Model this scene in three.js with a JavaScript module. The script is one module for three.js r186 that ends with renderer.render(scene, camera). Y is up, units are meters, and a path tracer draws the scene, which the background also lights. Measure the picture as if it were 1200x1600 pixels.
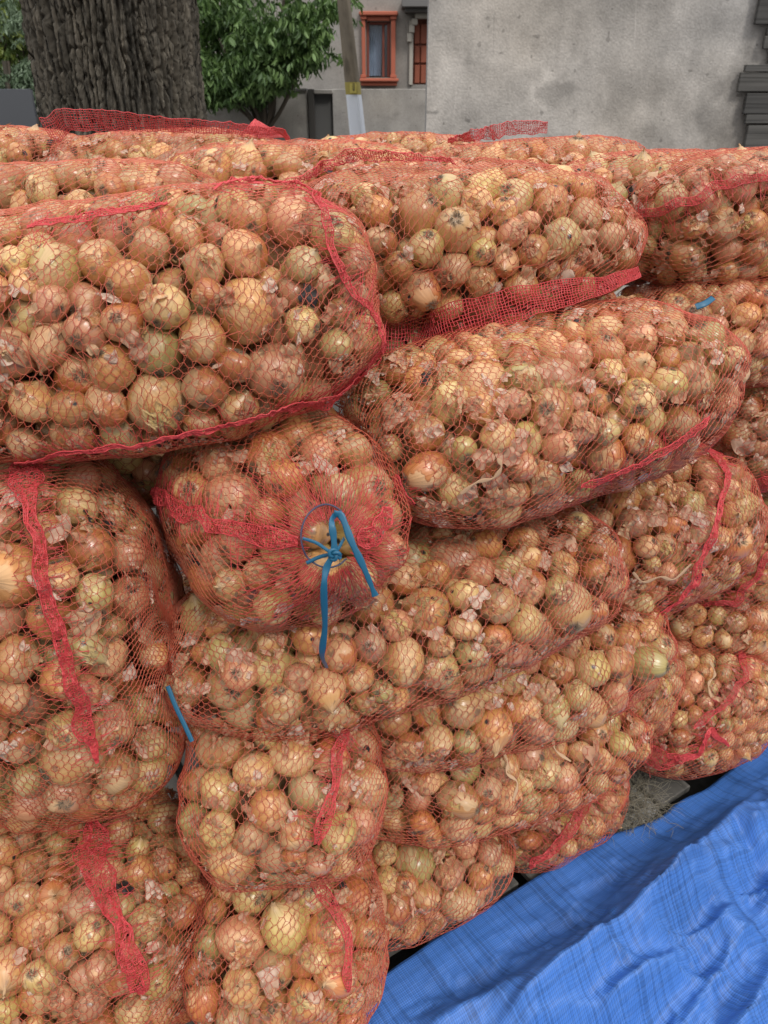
import * as THREE from 'three';
import { mergeGeometries } from 'three/addons/utils/BufferGeometryUtils.js';

// ------------------------------------------------------------------ camera, sky, sun, exposure
const FOV = 67, PITCH = 28.5 * Math.PI / 180, EYE = new THREE.Vector3(0, 1.6, 0);
const scene = new THREE.Scene();
const camera = new THREE.PerspectiveCamera(FOV, 768 / 1024, 0.05, 400);
camera.position.copy(EYE); camera.rotation.set(-PITCH, 0, 0); camera.focus = 1.35; camera.userData.fStop = 9;
const renderer = new THREE.WebGLRenderer({ antialias: true });
renderer.toneMapping = THREE.LinearToneMapping;
renderer.toneMappingExposure = 1.0;
renderer.shadowMap.enabled = true;
{ // bright overcast sky, brightest overhead, evenly grey towards the horizon
  const W = 256, H = 128, d = new Float32Array(W * H * 4);
  for (let y = 0; y < H; y++) for (let x = 0; x < W; x++) {
    const el = ((y + 0.5) / H - 0.5) * Math.PI, s = Math.max(0, Math.sin(el));
    const az = x / W * Math.PI * 2;
    const n = 1 + 0.05 * Math.sin(az * 2 + 1) * s + 0.04 * Math.sin(az * 5 + el * 6);
    const k = (el > 0 ? 0.38 + 1.62 * s : 0.3) * n, i = (y * W + x) * 4;
    d[i] = k * 1.0; d[i + 1] = k * 1.0; d[i + 2] = k * 1.02; d[i + 3] = 1;
  }
  const t = new THREE.DataTexture(d, W, H, THREE.RGBAFormat, THREE.FloatType);
  t.mapping = THREE.EquirectangularReflectionMapping; t.magFilter = THREE.LinearFilter; t.needsUpdate = true;
  scene.background = t; scene.environment = t;
}
const sun = new THREE.DirectionalLight(new THREE.Color(1, 0.96, 0.9), 1.5);
sun.position.set(2.6, 6.2, 2.6); sun.target.position.set(0, 1, -1.5); sun.castShadow = true; sun.shadow.radius = 21;
Object.assign(sun.shadow.camera, { left: -5, right: 5, top: 5, bottom: -5, near: 0.5, far: 30 });
scene.add(sun, sun.target);

// ------------------------------------------------------------------ helpers
function rng(seed) { let s = seed | 0; return () => { s = (s + 0x6d2b79f5) | 0; let t = Math.imul(s ^ (s >>> 15), 1 | s); t = (t + Math.imul(t ^ (t >>> 7), 61 | t)) ^ t; return ((t ^ (t >>> 14)) >>> 0) / 4294967296; }; }
const clamp = (x, a = 0, b = 1) => Math.min(b, Math.max(a, x)), lerp = (a, b, t) => a + (b - a) * t, smooth = (a, b, x) => { const t = clamp((x - a) / (b - a)); return t * t * (3 - 2 * t); };
function h3(x, y, z) { let h = Math.imul(x, 374761393) + Math.imul(y, 668265263) + Math.imul(z, 1440662683); h = Math.imul(h ^ (h >>> 13), 1274126177); return ((h ^ (h >>> 16)) >>> 0) / 4294967295; }
function noise3(x, y, z) { // value noise, -1..1
  const i = Math.floor(x), j = Math.floor(y), k = Math.floor(z); let a = x - i, b = y - j, c = z - k;
  a = a * a * (3 - 2 * a); b = b * b * (3 - 2 * b); c = c * c * (3 - 2 * c);
  const L = (p, q, t) => p + (q - p) * t;
  return 2 * L(L(L(h3(i, j, k), h3(i + 1, j, k), a), L(h3(i, j + 1, k), h3(i + 1, j + 1, k), a), b), L(L(h3(i, j, k + 1), h3(i + 1, j, k + 1), a), L(h3(i, j + 1, k + 1), h3(i + 1, j + 1, k + 1), a), b), c) - 1;
}
function pn(x, y, px, py, s) { // value noise that repeats after px, py; 0..1
  const i = Math.floor(x), j = Math.floor(y), m = (v, p) => ((v % p) + p) % p; let a = x - i, b = y - j; a = a * a * (3 - 2 * a); b = b * b * (3 - 2 * b);
  const v = (p, q) => h3(m(p, px), m(q, py), s);
  return lerp(lerp(v(i, j), v(i + 1, j), a), lerp(v(i, j + 1), v(i + 1, j + 1), a), b);
}
const pfbm = (u, v, fx, fy, s, oct = 4) => { let r = 0, a = 0.5, n = 0; for (let o = 0; o < oct; o++) { r += a * pn(u * fx, v * fy, fx, fy, s + o); n += a; a *= 0.5; fx *= 2; fy *= 2; } return r / n; };
const enc = (c) => Math.round(255 * clamp(c <= 0.0031308 ? c * 12.92 : 1.055 * Math.pow(c, 1 / 2.4) - 0.055));
function tex(w, h, fn, srgb = true, repeat) { // fn(u, v) -> linear rgb, or one number
  const d = new Uint8Array(w * h * 4);
  for (let y = 0; y < h; y++) for (let x = 0; x < w; x++) {
    const c = fn((x + 0.5) / w, (y + 0.5) / h), i = (y * w + x) * 4;
    if (typeof c === 'number') d[i] = d[i + 1] = d[i + 2] = Math.round(255 * clamp(c)); else for (let k = 0; k < 3; k++) d[i + k] = srgb ? enc(c[k]) : Math.round(255 * clamp(c[k]));
    d[i + 3] = 255;
  }
  const t = new THREE.DataTexture(d, w, h); t.wrapS = t.wrapT = THREE.RepeatWrapping; t.magFilter = THREE.LinearFilter; t.minFilter = THREE.LinearMipmapLinearFilter; t.generateMipmaps = true;
  if (srgb) t.colorSpace = THREE.SRGBColorSpace; if (repeat) t.repeat.set(...repeat); t.needsUpdate = true; return t;
}
const mat = (r, g, b, rough = 0.8, o = {}) => new THREE.MeshStandardMaterial({ color: new THREE.Color().setRGB(r, g, b), roughness: rough, ...o });
const phys = (r, g, b, rough = 0.8, o = {}) => new THREE.MeshPhysicalMaterial({ color: new THREE.Color().setRGB(r, g, b), roughness: rough, ...o });
const taken = {};
const numbered = (n) => { const k = (taken[n] = (taken[n] ?? -1) + 1); return k ? `${n}_${String(k).padStart(3, '0')}` : n; };
function tag(o, label, category, group, kind) { if (label) o.userData.label = label; if (category) o.userData.category = category; if (group) o.userData.group = group; if (kind) o.userData.kind = kind; return o; }
function thing(name, label, category, pos = [0, 0, 0], group) { const g = new THREE.Group(); g.name = numbered(name); g.position.set(...pos); scene.add(g); return tag(g, label, category, group); }
function obj(name, geo, m, parent = scene) { const o = new THREE.Mesh(geo, m); o.name = parent === scene ? numbered(name) : name; o.castShadow = o.receiveShadow = true; parent.add(o); return o; }
const V = (x, y, z) => new THREE.Vector3(x, y, z);
// the photograph's pixel grid (1200 x 1600), used to measure where real things stand
const F = 800 / Math.tan(FOV * Math.PI / 360), FW = V(0, -Math.sin(PITCH), -Math.cos(PITCH)), UPV = V(0, Math.cos(PITCH), -Math.sin(PITCH));
const ray = (u, v) => V((u - 600) / F, 0, 0).addScaledVector(UPV, (800 - v) / F).add(FW);
const at = (u, v, t) => ray(u, v).multiplyScalar(t).add(EYE);
const atZ = (u, v, z) => { const r = ray(u, v); return r.multiplyScalar(z / r.z).add(EYE); };      // on the upright plane z
const atY = (u, v, y) => { const r = ray(u, v); return r.multiplyScalar((y - EYE.y) / r.y).add(EYE); };  // on the level plane y
const toPx = (p) => { const d = p.clone().sub(EYE), t = d.dot(FW); return [600 + F * d.x / t, 800 - F * d.dot(UPV) / t, t]; };
function box(x0, x1, y0, y1, z0, z1, bevel = 0) {
  const w = x1 - x0, h = y1 - y0, d = z1 - z0;
  if (!bevel) return new THREE.BoxGeometry(w, h, d).translate((x0 + x1) / 2, (y0 + y1) / 2, (z0 + z1) / 2);
  const s = new THREE.Shape([[bevel, 0], [w - bevel, 0], [w, bevel], [w, h - bevel], [w - bevel, h], [bevel, h], [0, h - bevel], [0, bevel]].map((p) => new THREE.Vector2(...p)));
  return new THREE.ExtrudeGeometry(s, { depth: d - 2 * bevel, bevelEnabled: true, bevelThickness: bevel, bevelSize: bevel * 0.7, bevelOffset: -bevel * 0.7, bevelSegments: 1 }).translate(x0, y0, z0 + bevel);
}
class Threads { // collects thin three-sided cords into one geometry
  constructor() { this.p = []; this.n = []; this.i = []; this.c = 0; }
  seg(a, b, nrm, r) {
    let dx = b.x - a.x, dy = b.y - a.y, dz = b.z - a.z; const l = Math.hypot(dx, dy, dz); if (l < 1e-5) return; dx /= l; dy /= l; dz /= l;
    let sx = dy * nrm.z - dz * nrm.y, sy = dz * nrm.x - dx * nrm.z, sz = dx * nrm.y - dy * nrm.x; const sl = Math.hypot(sx, sy, sz) || 1; sx /= sl; sy /= sl; sz /= sl;
    const nx = sy * dz - sz * dy, ny = sz * dx - sx * dz, nz = sx * dy - sy * dx, sg = nx * nrm.x + ny * nrm.y + nz * nrm.z < 0 ? -1 : 1;
    for (const e of [a, b]) for (const [k, q] of [[0, 1], [0.87, -0.5], [-0.87, -0.5]]) {
      const ox = sx * k + nx * q * sg, oy = sy * k + ny * q * sg, oz = sz * k + nz * q * sg;
      this.p.push(e.x + ox * r, e.y + oy * r, e.z + oz * r); this.n.push(ox, oy, oz);
    }
    const c = this.c; this.i.push(c, c + 1, c + 3, c + 1, c + 4, c + 3, c + 1, c + 2, c + 4, c + 2, c + 5, c + 4, c + 2, c, c + 5, c, c + 3, c + 5); this.c += 6;
  }
  build(name, m, parent) {
    const g = new THREE.BufferGeometry(); g.setAttribute('position', new THREE.BufferAttribute(new Float32Array(this.p), 3)); g.setAttribute('normal', new THREE.BufferAttribute(new Float32Array(this.n), 3));
    g.setIndex(new THREE.BufferAttribute(new Uint32Array(this.i), 1)); this.p = this.n = this.i = null; return obj(name, g, m, parent);
  }
}
function gridGeo(nu, nv, fn, closeU = false) { // sheet from fn(u, v) -> Vector3
  const p = [], uv = [], ix = [];
  for (let j = 0; j <= nv; j++) for (let i = 0; i <= nu; i++) { const q = fn(i / nu, j / nv); p.push(q.x, q.y, q.z); uv.push(q.u ?? i / nu, q.v ?? j / nv); }
  for (let j = 0; j < nv; j++) for (let i = 0; i < nu; i++) { const a = j * (nu + 1) + i, b = a + 1, c = a + nu + 1, d = c + 1; ix.push(a, b, c, b, d, c); }
  const g = new THREE.BufferGeometry(); g.setAttribute('position', new THREE.Float32BufferAttribute(p, 3)); g.setAttribute('uv', new THREE.Float32BufferAttribute(uv, 2)); g.setIndex(ix); g.computeVertexNormals();
  if (closeU) { const n = g.attributes.normal; for (let j = 0; j <= nv; j++) { const a = j * (nu + 1), b = a + nu, q = V(n.getX(a) + n.getX(b), n.getY(a) + n.getY(b), n.getZ(a) + n.getZ(b)).normalize(); n.setXYZ(a, q.x, q.y, q.z); n.setXYZ(b, q.x, q.y, q.z); } }
  return g;
}
function strip(pts, nrms, width, thick) { // a flat tape along points, lying across the normals
  const sm = new THREE.CatmullRomCurve3(pts), ns = new THREE.CatmullRomCurve3(nrms), n = Math.max(8, pts.length * 8), sec = [[-1, -1], [-0.5, -0.35], [0.5, -0.35], [1, -1], [1, 1], [0.5, 1.6], [-0.5, 1.6], [-1, 1], [-1, -1]];
  return gridGeo(8, n, (a, b) => { const c = sm.getPoint(b), t = sm.getTangent(b), q = ns.getPoint(b).normalize(), s = t.clone().cross(q).normalize(), [x, y] = sec[Math.round(a * 8)]; const w = typeof width === 'function' ? width(b) : width; return c.addScaledVector(s, x * w / 2).addScaledVector(q, y * thick / 2); });
}

// ------------------------------------------------------------------ materials shared by the pile
const netMat = phys(0.5, 0.082, 0.05, 0.45, { side: THREE.DoubleSide }), netThin = phys(0.58, 0.16, 0.085, 0.45, { side: THREE.DoubleSide }), hemMat = phys(0.62, 0.065, 0.07, 0.42, { side: THREE.DoubleSide });
const tieMat = phys(0.012, 0.105, 0.19, 0.42);

// ------------------------------------------------------------------ ground, pallets, tarp
const E = V(0.84, 0, -0.542).normalize(), NIN = V(-0.542, 0, -0.84).normalize();   // along the pile's front, and into the pile
{
  const t = tex(512, 512, (u, v) => { const a = pfbm(u, v, 6, 6, 11, 5), b = pn(u * 180, v * 180, 180, 180, 5), k = 0.035 + 0.05 * a + 0.03 * (b > 0.8 ? b - 0.5 : 0); return [k * 1.05, k, k * 0.9]; }, true, [60, 60]);
  const bm = tex(512, 512, (u, v) => 0.6 * pfbm(u, v, 10, 10, 21, 5) + 0.4 * pn(u * 160, v * 160, 160, 160, 6), false, [60, 60]);
  tag(obj('ground', new THREE.PlaneGeometry(160, 160).rotateX(-Math.PI / 2), mat(1, 1, 1, 0.95, { map: t, bumpMap: bm, bumpScale: 0.012 })), null, null, null, 'structure');
}
const woodT = tex(256, 512, (u, v) => { const g = pfbm(u, v, 26, 2, 31, 4), l = pn(u * 70, v * 3, 70, 3, 8), k = 0.05 + 0.14 * g * (0.6 + 0.8 * pfbm(u, v, 3, 4, 37, 3)) - 0.05 * (l > 0.72 ? 1 : 0) * l; return [k * 1.08, k, k * 0.88]; });
const woodM = mat(1, 1, 1, 0.9, { map: woodT, bumpMap: woodT, bumpScale: 0.004 }), woodDark = mat(0.4, 0.4, 0.42, 0.95, { map: woodT, bumpMap: woodT, bumpScale: 0.006 });
[[-0.42, 'weathered wooden pallet under the left end of the onion pile'], [0.62, 'weathered wooden pallet under the right end of the onion pile']].forEach(([s, label]) => {
  const base = V(0.005, 0, -0.89).addScaledVector(E, s * 1.0), g = thing('wooden_pallet', label, 'pallet', [base.x, 0, base.z], 'pallets under the pile');
  g.rotation.y = Math.atan2(-E.z, E.x);
  for (let k = 0; k < 8; k++) obj('deck_board', box(-0.52 + k * 0.132, -0.52 + k * 0.132 + 0.105, 0.098, 0.118, -1.12 + h3(k, 3, s * 9 | 0) * 0.03, -0.03 + h3(k, 1, s * 9 | 0) * 0.06, 0.003), woodM, g);
  for (const z of [-1.02, -0.56, -0.16]) obj('stringer', box(-0.53, 0.53, 0.012, 0.097, z - 0.05, z + 0.05, 0.003), woodDark, g);
});

// ------------------------------------------------------------------ the sacks: [key, end A (u, v, depth), end B, half height, half depth, onion radius, options]
const SACKS = [
  ['upper_left', [-190, 568, 1.14], [607, 462, 1.16], 0.18, 0.2, 0.0275, { roll: 0.15 }],
  ['hemmed', [400, 400, 1.42], [982, 364, 1.52], 0.142, 0.2, 0.03, {}],
  ['tilted', [562, 724, 1.27], [1108, 566, 1.46], 0.15, 0.2, 0.0295, { p: 3.3 }],
  ['tied', [516, 852, 1.03], [372, 742, 1.66], 0.168, 0.188, 0.032, { pole: true, p: 2.5 }],
  ['tall_left', [-190, 1020, 1.29], [289, 978, 1.29], 0.335, 0.22, 0.0295, { p: 3.4 }],
  ['bottom_left', [-130, 1440, 1.44], [354, 1425, 1.44], 0.232, 0.22, 0.0275, {}],
  ['under_tied', [255, 1045, 1.28], [958, 845, 1.5], 0.132, 0.2, 0.03, {}],
  ['third_row', [520, 1120, 1.42], [1010, 955, 1.68], 0.118, 0.19, 0.03, {}],
  ['seamed_middle', [298, 1205, 1.38], [606, 1180, 1.38], 0.165, 0.21, 0.031, {}],
  ['seamed_bottom', [305, 1462, 1.45], [604, 1428, 1.45], 0.182, 0.21, 0.031, {}],
  ['fourth_row', [540, 1235, 1.46], [968, 1100, 1.74], 0.125, 0.18, 0.029, {}],
  ['pallet_edge', [430, 1400, 1.5], [782, 1285, 1.66], 0.112, 0.17, 0.03, {}],
  ['hem_corner', [745, 1292, 1.7], [948, 1190, 1.84], 0.105, 0.16, 0.026, {}],
  ['seam_right', [880, 890, 1.62], [1148, 775, 1.76], 0.178, 0.17, 0.029, {}],
  ['below_seam', [800, 1090, 1.68], [1035, 1035, 1.82], 0.125, 0.17, 0.028, {}],
  ['small_onions', [955, 1110, 1.84], [1178, 1070, 1.98], 0.155, 0.17, 0.0225, {}],
  ['right_inner', [1050, 880, 1.88], [1300, 820, 2.06], 0.155, 0.17, 0.027, {}],
  ['right_low', [1100, 1050, 2.02], [1330, 985, 2.2], 0.16, 0.17, 0.026, {}],
  ['right_gap', [1010, 985, 1.9], [1300, 930, 2.1], 0.12, 0.17, 0.027, {}],
  ['right_column', [965, 520, 1.62], [1360, 490, 1.82], 0.118, 0.18, 0.027, {}],
  ['right_shade', [1090, 680, 1.72], [1360, 640, 1.9], 0.14, 0.18, 0.027, {}],
  ['top_right', [955, 345, 1.62], [1390, 325, 1.75], 0.136, 0.2, 0.031, {}],
  ['inner_left', [40, 675, 1.45], [480, 655, 1.5], 0.13, 0.18, 0.031, {}],
  ['inner_middle', [470, 560, 1.5], [960, 500, 1.66], 0.13, 0.16, 0.03, {}],
  ['inner_low', [110, 1010, 1.66], [760, 960, 1.76], 0.16, 0.14, 0.031, {}],
  ['top_far_left', null, null, 0.14, 0.2, 0.03, { c: [-1.02, 1.375, -2.25], L: 0.3 }],
  ['top_back_hem', null, null, 0.14, 0.2, 0.03, { c: [-0.56, 1.375, -2.25], L: 0.37 }],
  ['top_left', null, null, 0.145, 0.2, 0.032, { c: [-0.68, 1.34, -1.68], L: 0.36 }],
  ['top_mid', null, null, 0.14, 0.2, 0.03, { c: [-0.2, 1.365, -1.9], L: 0.33 }],
  ['top_back', null, null, 0.14, 0.2, 0.03, { c: [0.02, 1.36, -2.45], L: 0.32 }],
  ['top_back_right', null, null, 0.14, 0.2, 0.03, { c: [0.36, 1.36, -2.15], L: 0.34 }],
  ['top_inner_right', null, null, 0.14, 0.2, 0.029, { c: [0.62, 1.35, -1.85], L: 0.28 }],
].map(([key, A, B, b, a, r, o], id) => {
  let c, ex, L;
  if (A) { const p = at(...A), q = at(...B); c = p.clone().add(q).multiplyScalar(0.5); ex = q.clone().sub(p); L = ex.length() / 2; ex.normalize(); }
  else { c = V(...o.c); L = o.L; ex = V(1, 0.02, 0.1 * Math.sin(id * 2.1)).normalize(); }
  let ez = ex.clone().cross(V(0, 1, 0)).normalize().negate(); if (ez.z < 0 && !o.pole) ez.negate();
  let ey = ez.clone().cross(ex).normalize(); if (ey.y < 0) ey.negate();
  if (o.roll) { const y2 = ey.clone().multiplyScalar(Math.cos(o.roll)).addScaledVector(ez, -Math.sin(o.roll)), z2 = ez.clone().multiplyScalar(Math.cos(o.roll)).addScaledVector(ey, Math.sin(o.roll)); ey = y2; ez = z2; }
  return { key, id, c, ex, ey, ez, L, a, b, r, p: o.p ?? 2.95, m: 2.5, pole: !!o.pole, seed: id * 17 + 3, onions: [] };
});
const byKey = Object.fromEntries(SACKS.map((s) => [s.key, s]));
const bump = (s, x, y, z) => 1 + 0.075 * noise3(x * 1.5 + s.seed, y * 1.5, z * 1.5) + 0.035 * noise3(x * 3.7, y * 3.7 + s.seed, z * 3.7);
function rho(s, x, y, z, shrink = 0) { // 1 on the sack's skin, x y z in its own axes
  const g = bump(s, x / s.L, y / s.b, z / s.a), X = Math.abs(x) / (s.L * g - shrink), Y = Math.abs(y) / (s.b * g - shrink), Z = Math.abs(z) / (s.a * g - shrink);
  return Math.pow(Math.pow(Math.pow(Y, s.m) + Math.pow(Z, s.m), s.p / s.m) + Math.pow(X, s.p), 1 / s.p);
}
const local = (s, p) => { const d = p.clone().sub(s.c); return [d.dot(s.ex), d.dot(s.ey), d.dot(s.ez)]; };

// ------------------------------------------------------------------ onions packed into every sack (pushed apart until they touch)
const ON = [];
for (const s of SACKS) {
  const R = rng(s.seed * 31 + 7), vol = 8 * s.L * s.a * s.b * 0.66, n = Math.round(vol * 0.655 / (4.19 * Math.pow(s.r, 3) * 1.12));
  for (let k = 0; k < n; k++) {
    let x, y, z; do { x = (R() * 2 - 1) * s.L; y = (R() * 2 - 1) * s.b; z = (R() * 2 - 1) * s.a; } while (rho(s, x, y, z) > 0.95);
    const g = (R() + R() + R() - 1.5) / 1.5, r = s.r * 0.925 * (1 + 0.46 * g + (R() < 0.07 ? 0.4 : 0));
    const o = { s, r, x: s.c.x + s.ex.x * x + s.ey.x * y + s.ez.x * z, y: s.c.y + s.ex.y * x + s.ey.y * y + s.ez.y * z, z: s.c.z + s.ex.z * x + s.ey.z * y + s.ez.z * z };
    ON.push(o); s.onions.push(o);
  }
}
{
  const C = 0.09, hash = (i, j, k) => (i * 73856093 ^ j * 19349663 ^ k * 83492791) & 0xffff, p = V(0, 0, 0);
  for (let it = 0; it < 36; it++) {
    const cells = new Map();
    ON.forEach((o, q) => { o.i = Math.floor(o.x / C); o.j = Math.floor(o.y / C); o.k = Math.floor(o.z / C); const key = `${o.i},${o.j},${o.k}`; let l = cells.get(key); if (!l) cells.set(key, l = []); l.push(q); });
    for (let q = 0; q < ON.length; q++) {
      const o = ON[q];
      for (let i = -1; i <= 1; i++) for (let j = -1; j <= 1; j++) for (let k = -1; k <= 1; k++) {
        const l = cells.get(`${o.i + i},${o.j + j},${o.k + k}`); if (!l) continue;
        for (const w of l) if (w > q) {
          const e = ON[w], dx = e.x - o.x, dy = e.y - o.y, dz = e.z - o.z, d2 = dx * dx + dy * dy + dz * dz, m = (o.r + e.r) * 0.97;
          if (d2 < m * m && d2 > 1e-9) { const d = Math.sqrt(d2), f = 0.42 * (m - d) / d; e.x += dx * f; e.y += dy * f; e.z += dz * f; o.x -= dx * f; o.y -= dy * f; o.z -= dz * f; }
        }
      }
    }
    for (const o of ON) {
      const s = o.s; p.set(o.x, o.y, o.z); const [x, y, z] = local(s, p), f = rho(s, x, y, z, o.r);
      if (f > 1) { const k = 1 / f; o.x = s.c.x + (o.x - s.c.x) * k; o.y = s.c.y + (o.y - s.c.y) * k; o.z = s.c.z + (o.z - s.c.z) * k; }
    }
  }
}

// ------------------------------------------------------------------ the nets: a taut sheet pulled over each sack's onions, then knitted
function arcTable(fn, n = 240) { const q = []; let l = 0, px, py; for (let i = 0; i <= n; i++) { const [x, y] = fn(i / n); if (i) l += Math.hypot(x - px, y - py); q.push(l); px = x; py = y; } const f = (t) => { const w = clamp(t) * l; let a = 0, b = n; while (b - a > 1) { const m = (a + b) >> 1; if (q[m] <= w) a = m; else b = m; } return (a + (w - q[a]) / Math.max(1e-9, q[b] - q[a])) / n; }; f.len = l; return f; }
const sp = (x, e) => Math.sign(x) * Math.pow(Math.abs(x), e);
for (const s of SACKS) {
  const mid = (s.a + s.b) / 2, prof = (t) => [-s.L * sp(Math.cos(t * Math.PI), 2 / s.p), mid * sp(Math.sin(t * Math.PI), 2 / s.p)], sect = (t) => [s.a * sp(Math.cos(t * 2 * Math.PI), 2 / s.m), s.b * sp(Math.sin(t * 2 * Math.PI), 2 / s.m)];
  const aT = arcTable(prof), cT = arcTable(sect), G = 0.0075, NS = Math.ceil(aT.len / G), NC = Math.ceil(cT.len / G);
  s.arc = aT.len; s.girth = cT.len; s.NS = NS; s.NC = NC;
  const raw = (i, j) => { const [x, q] = prof(aT(clamp(i / NS, 0.002, 0.998))), [cz, cy] = sect(cT(((j / NC) % 1 + 1) % 1)), k = q / mid, y = cy * k, z = cz * k, g = bump(s, x / s.L, y / s.b, z / s.a); return s.c.clone().addScaledVector(s.ex, x * g).addScaledVector(s.ey, y * g).addScaledVector(s.ez, z * g); };
  const P = [], N = []; for (let i = 0; i <= NS; i++) for (let j = 0; j < NC; j++) P.push(raw(i, j));
  const ix = (i, j) => clamp(i, 0, NS) * NC + ((j % NC) + NC) % NC;
  for (let i = 0; i <= NS; i++) for (let j = 0; j < NC; j++) {
    const n = P[ix(i + 2, j)].clone().sub(P[ix(i - 2, j)]).cross(P[ix(i, j + 2)].clone().sub(P[ix(i, j - 2)])).normalize();
    if (n.dot(P[ix(i, j)].clone().sub(s.c)) < 0) n.negate(); N.push(n);
  }
  const O = new Float32Array(P.length).fill(-0.06), C = 0.08, cells = new Map();
  for (const o of s.onions) { const k = `${Math.floor(o.x / C)},${Math.floor(o.y / C)},${Math.floor(o.z / C)}`; let l = cells.get(k); if (!l) cells.set(k, l = []); l.push(o); }
  for (let q = 0; q < P.length; q++) {
    const p = P[q], n = N[q], bi = Math.floor((p.x - n.x * 0.03) / C), bj = Math.floor((p.y - n.y * 0.03) / C), bk = Math.floor((p.z - n.z * 0.03) / C);
    for (let i = -1; i <= 1; i++) for (let j = -1; j <= 1; j++) for (let k = -1; k <= 1; k++) for (const o of cells.get(`${bi + i},${bj + j},${bk + k}`) ?? []) {
      const dx = o.x - p.x, dy = o.y - p.y, dz = o.z - p.z, h = dx * n.x + dy * n.y + dz * n.z, d2 = dx * dx + dy * dy + dz * dz - h * h, rr = o.r * 1.05;
      if (d2 < rr * rr) O[q] = Math.max(O[q], h + Math.sqrt(rr * rr - d2));
    }
  }
  let H = Float32Array.from(O, (x) => Math.max(x, -0.012)), H2 = new Float32Array(H.length);
  for (let it = 0; it < 70; it++) { for (let i = 0; i <= NS; i++) for (let j = 0; j < NC; j++) { const q = ix(i, j); H2[q] = Math.max(O[q], (H[ix(i - 1, j)] + H[ix(i + 1, j)] + H[ix(i, j - 1)] + H[ix(i, j + 1)]) / 4); } [H, H2] = [H2, H]; }
  for (let q = 0; q < P.length; q++) P[q].addScaledVector(N[q], Math.min(H[q], 0.03) + 0.0018);
  s.P = P; s.N = N; s.ix = ix;
  s.at = (fi, fj) => { // smooth position on the net, in grid units
    fi = clamp(fi, 0, NS - 0.001); const i = Math.floor(fi), j = Math.floor(fj), a = fi - i, b = fj - j;
    return P[ix(i, j)].clone().multiplyScalar((1 - a) * (1 - b)).addScaledVector(P[ix(i + 1, j)], a * (1 - b)).addScaledVector(P[ix(i, j + 1)], (1 - a) * b).addScaledVector(P[ix(i + 1, j + 1)], a * b);
  };
}
const buried = (s, p) => { for (const t of SACKS) if (t !== s && t.c.distanceToSquared(p) < 0.36) { const [x, y, z] = local(t, p); if (rho(t, x, y, z) < 0.9) return true; } return false; };
function hit(s, u, v, lift = 0) { // where the sight line through a pixel meets a sack's net (or passes closest to it)
  const r = ray(u, v), rl = r.length(); let best = -1, bt = 1e9, near = -1, nd = 1e9;
  for (let q = 0; q < s.P.length; q++) {
    const p = s.P[q], dx = p.x - EYE.x, dy = p.y - EYE.y, dz = p.z - EYE.z, t = (dx * r.x + dy * r.y + dz * r.z) / rl, d = dx * dx + dy * dy + dz * dz - t * t;
    if (d < 8e-5 && t < bt) { bt = t; best = q; } if (d < nd) { nd = d; near = q; }
  }
  const q = best < 0 ? near : best, n = s.N[q].clone(); let p = s.P[q].clone();
  if (best >= 0) p = r.clone().multiplyScalar(bt / rl).add(EYE);
  return { p: p.addScaledVector(n, lift), n, ok: best >= 0 };
}
let nSeg = 0;
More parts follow.
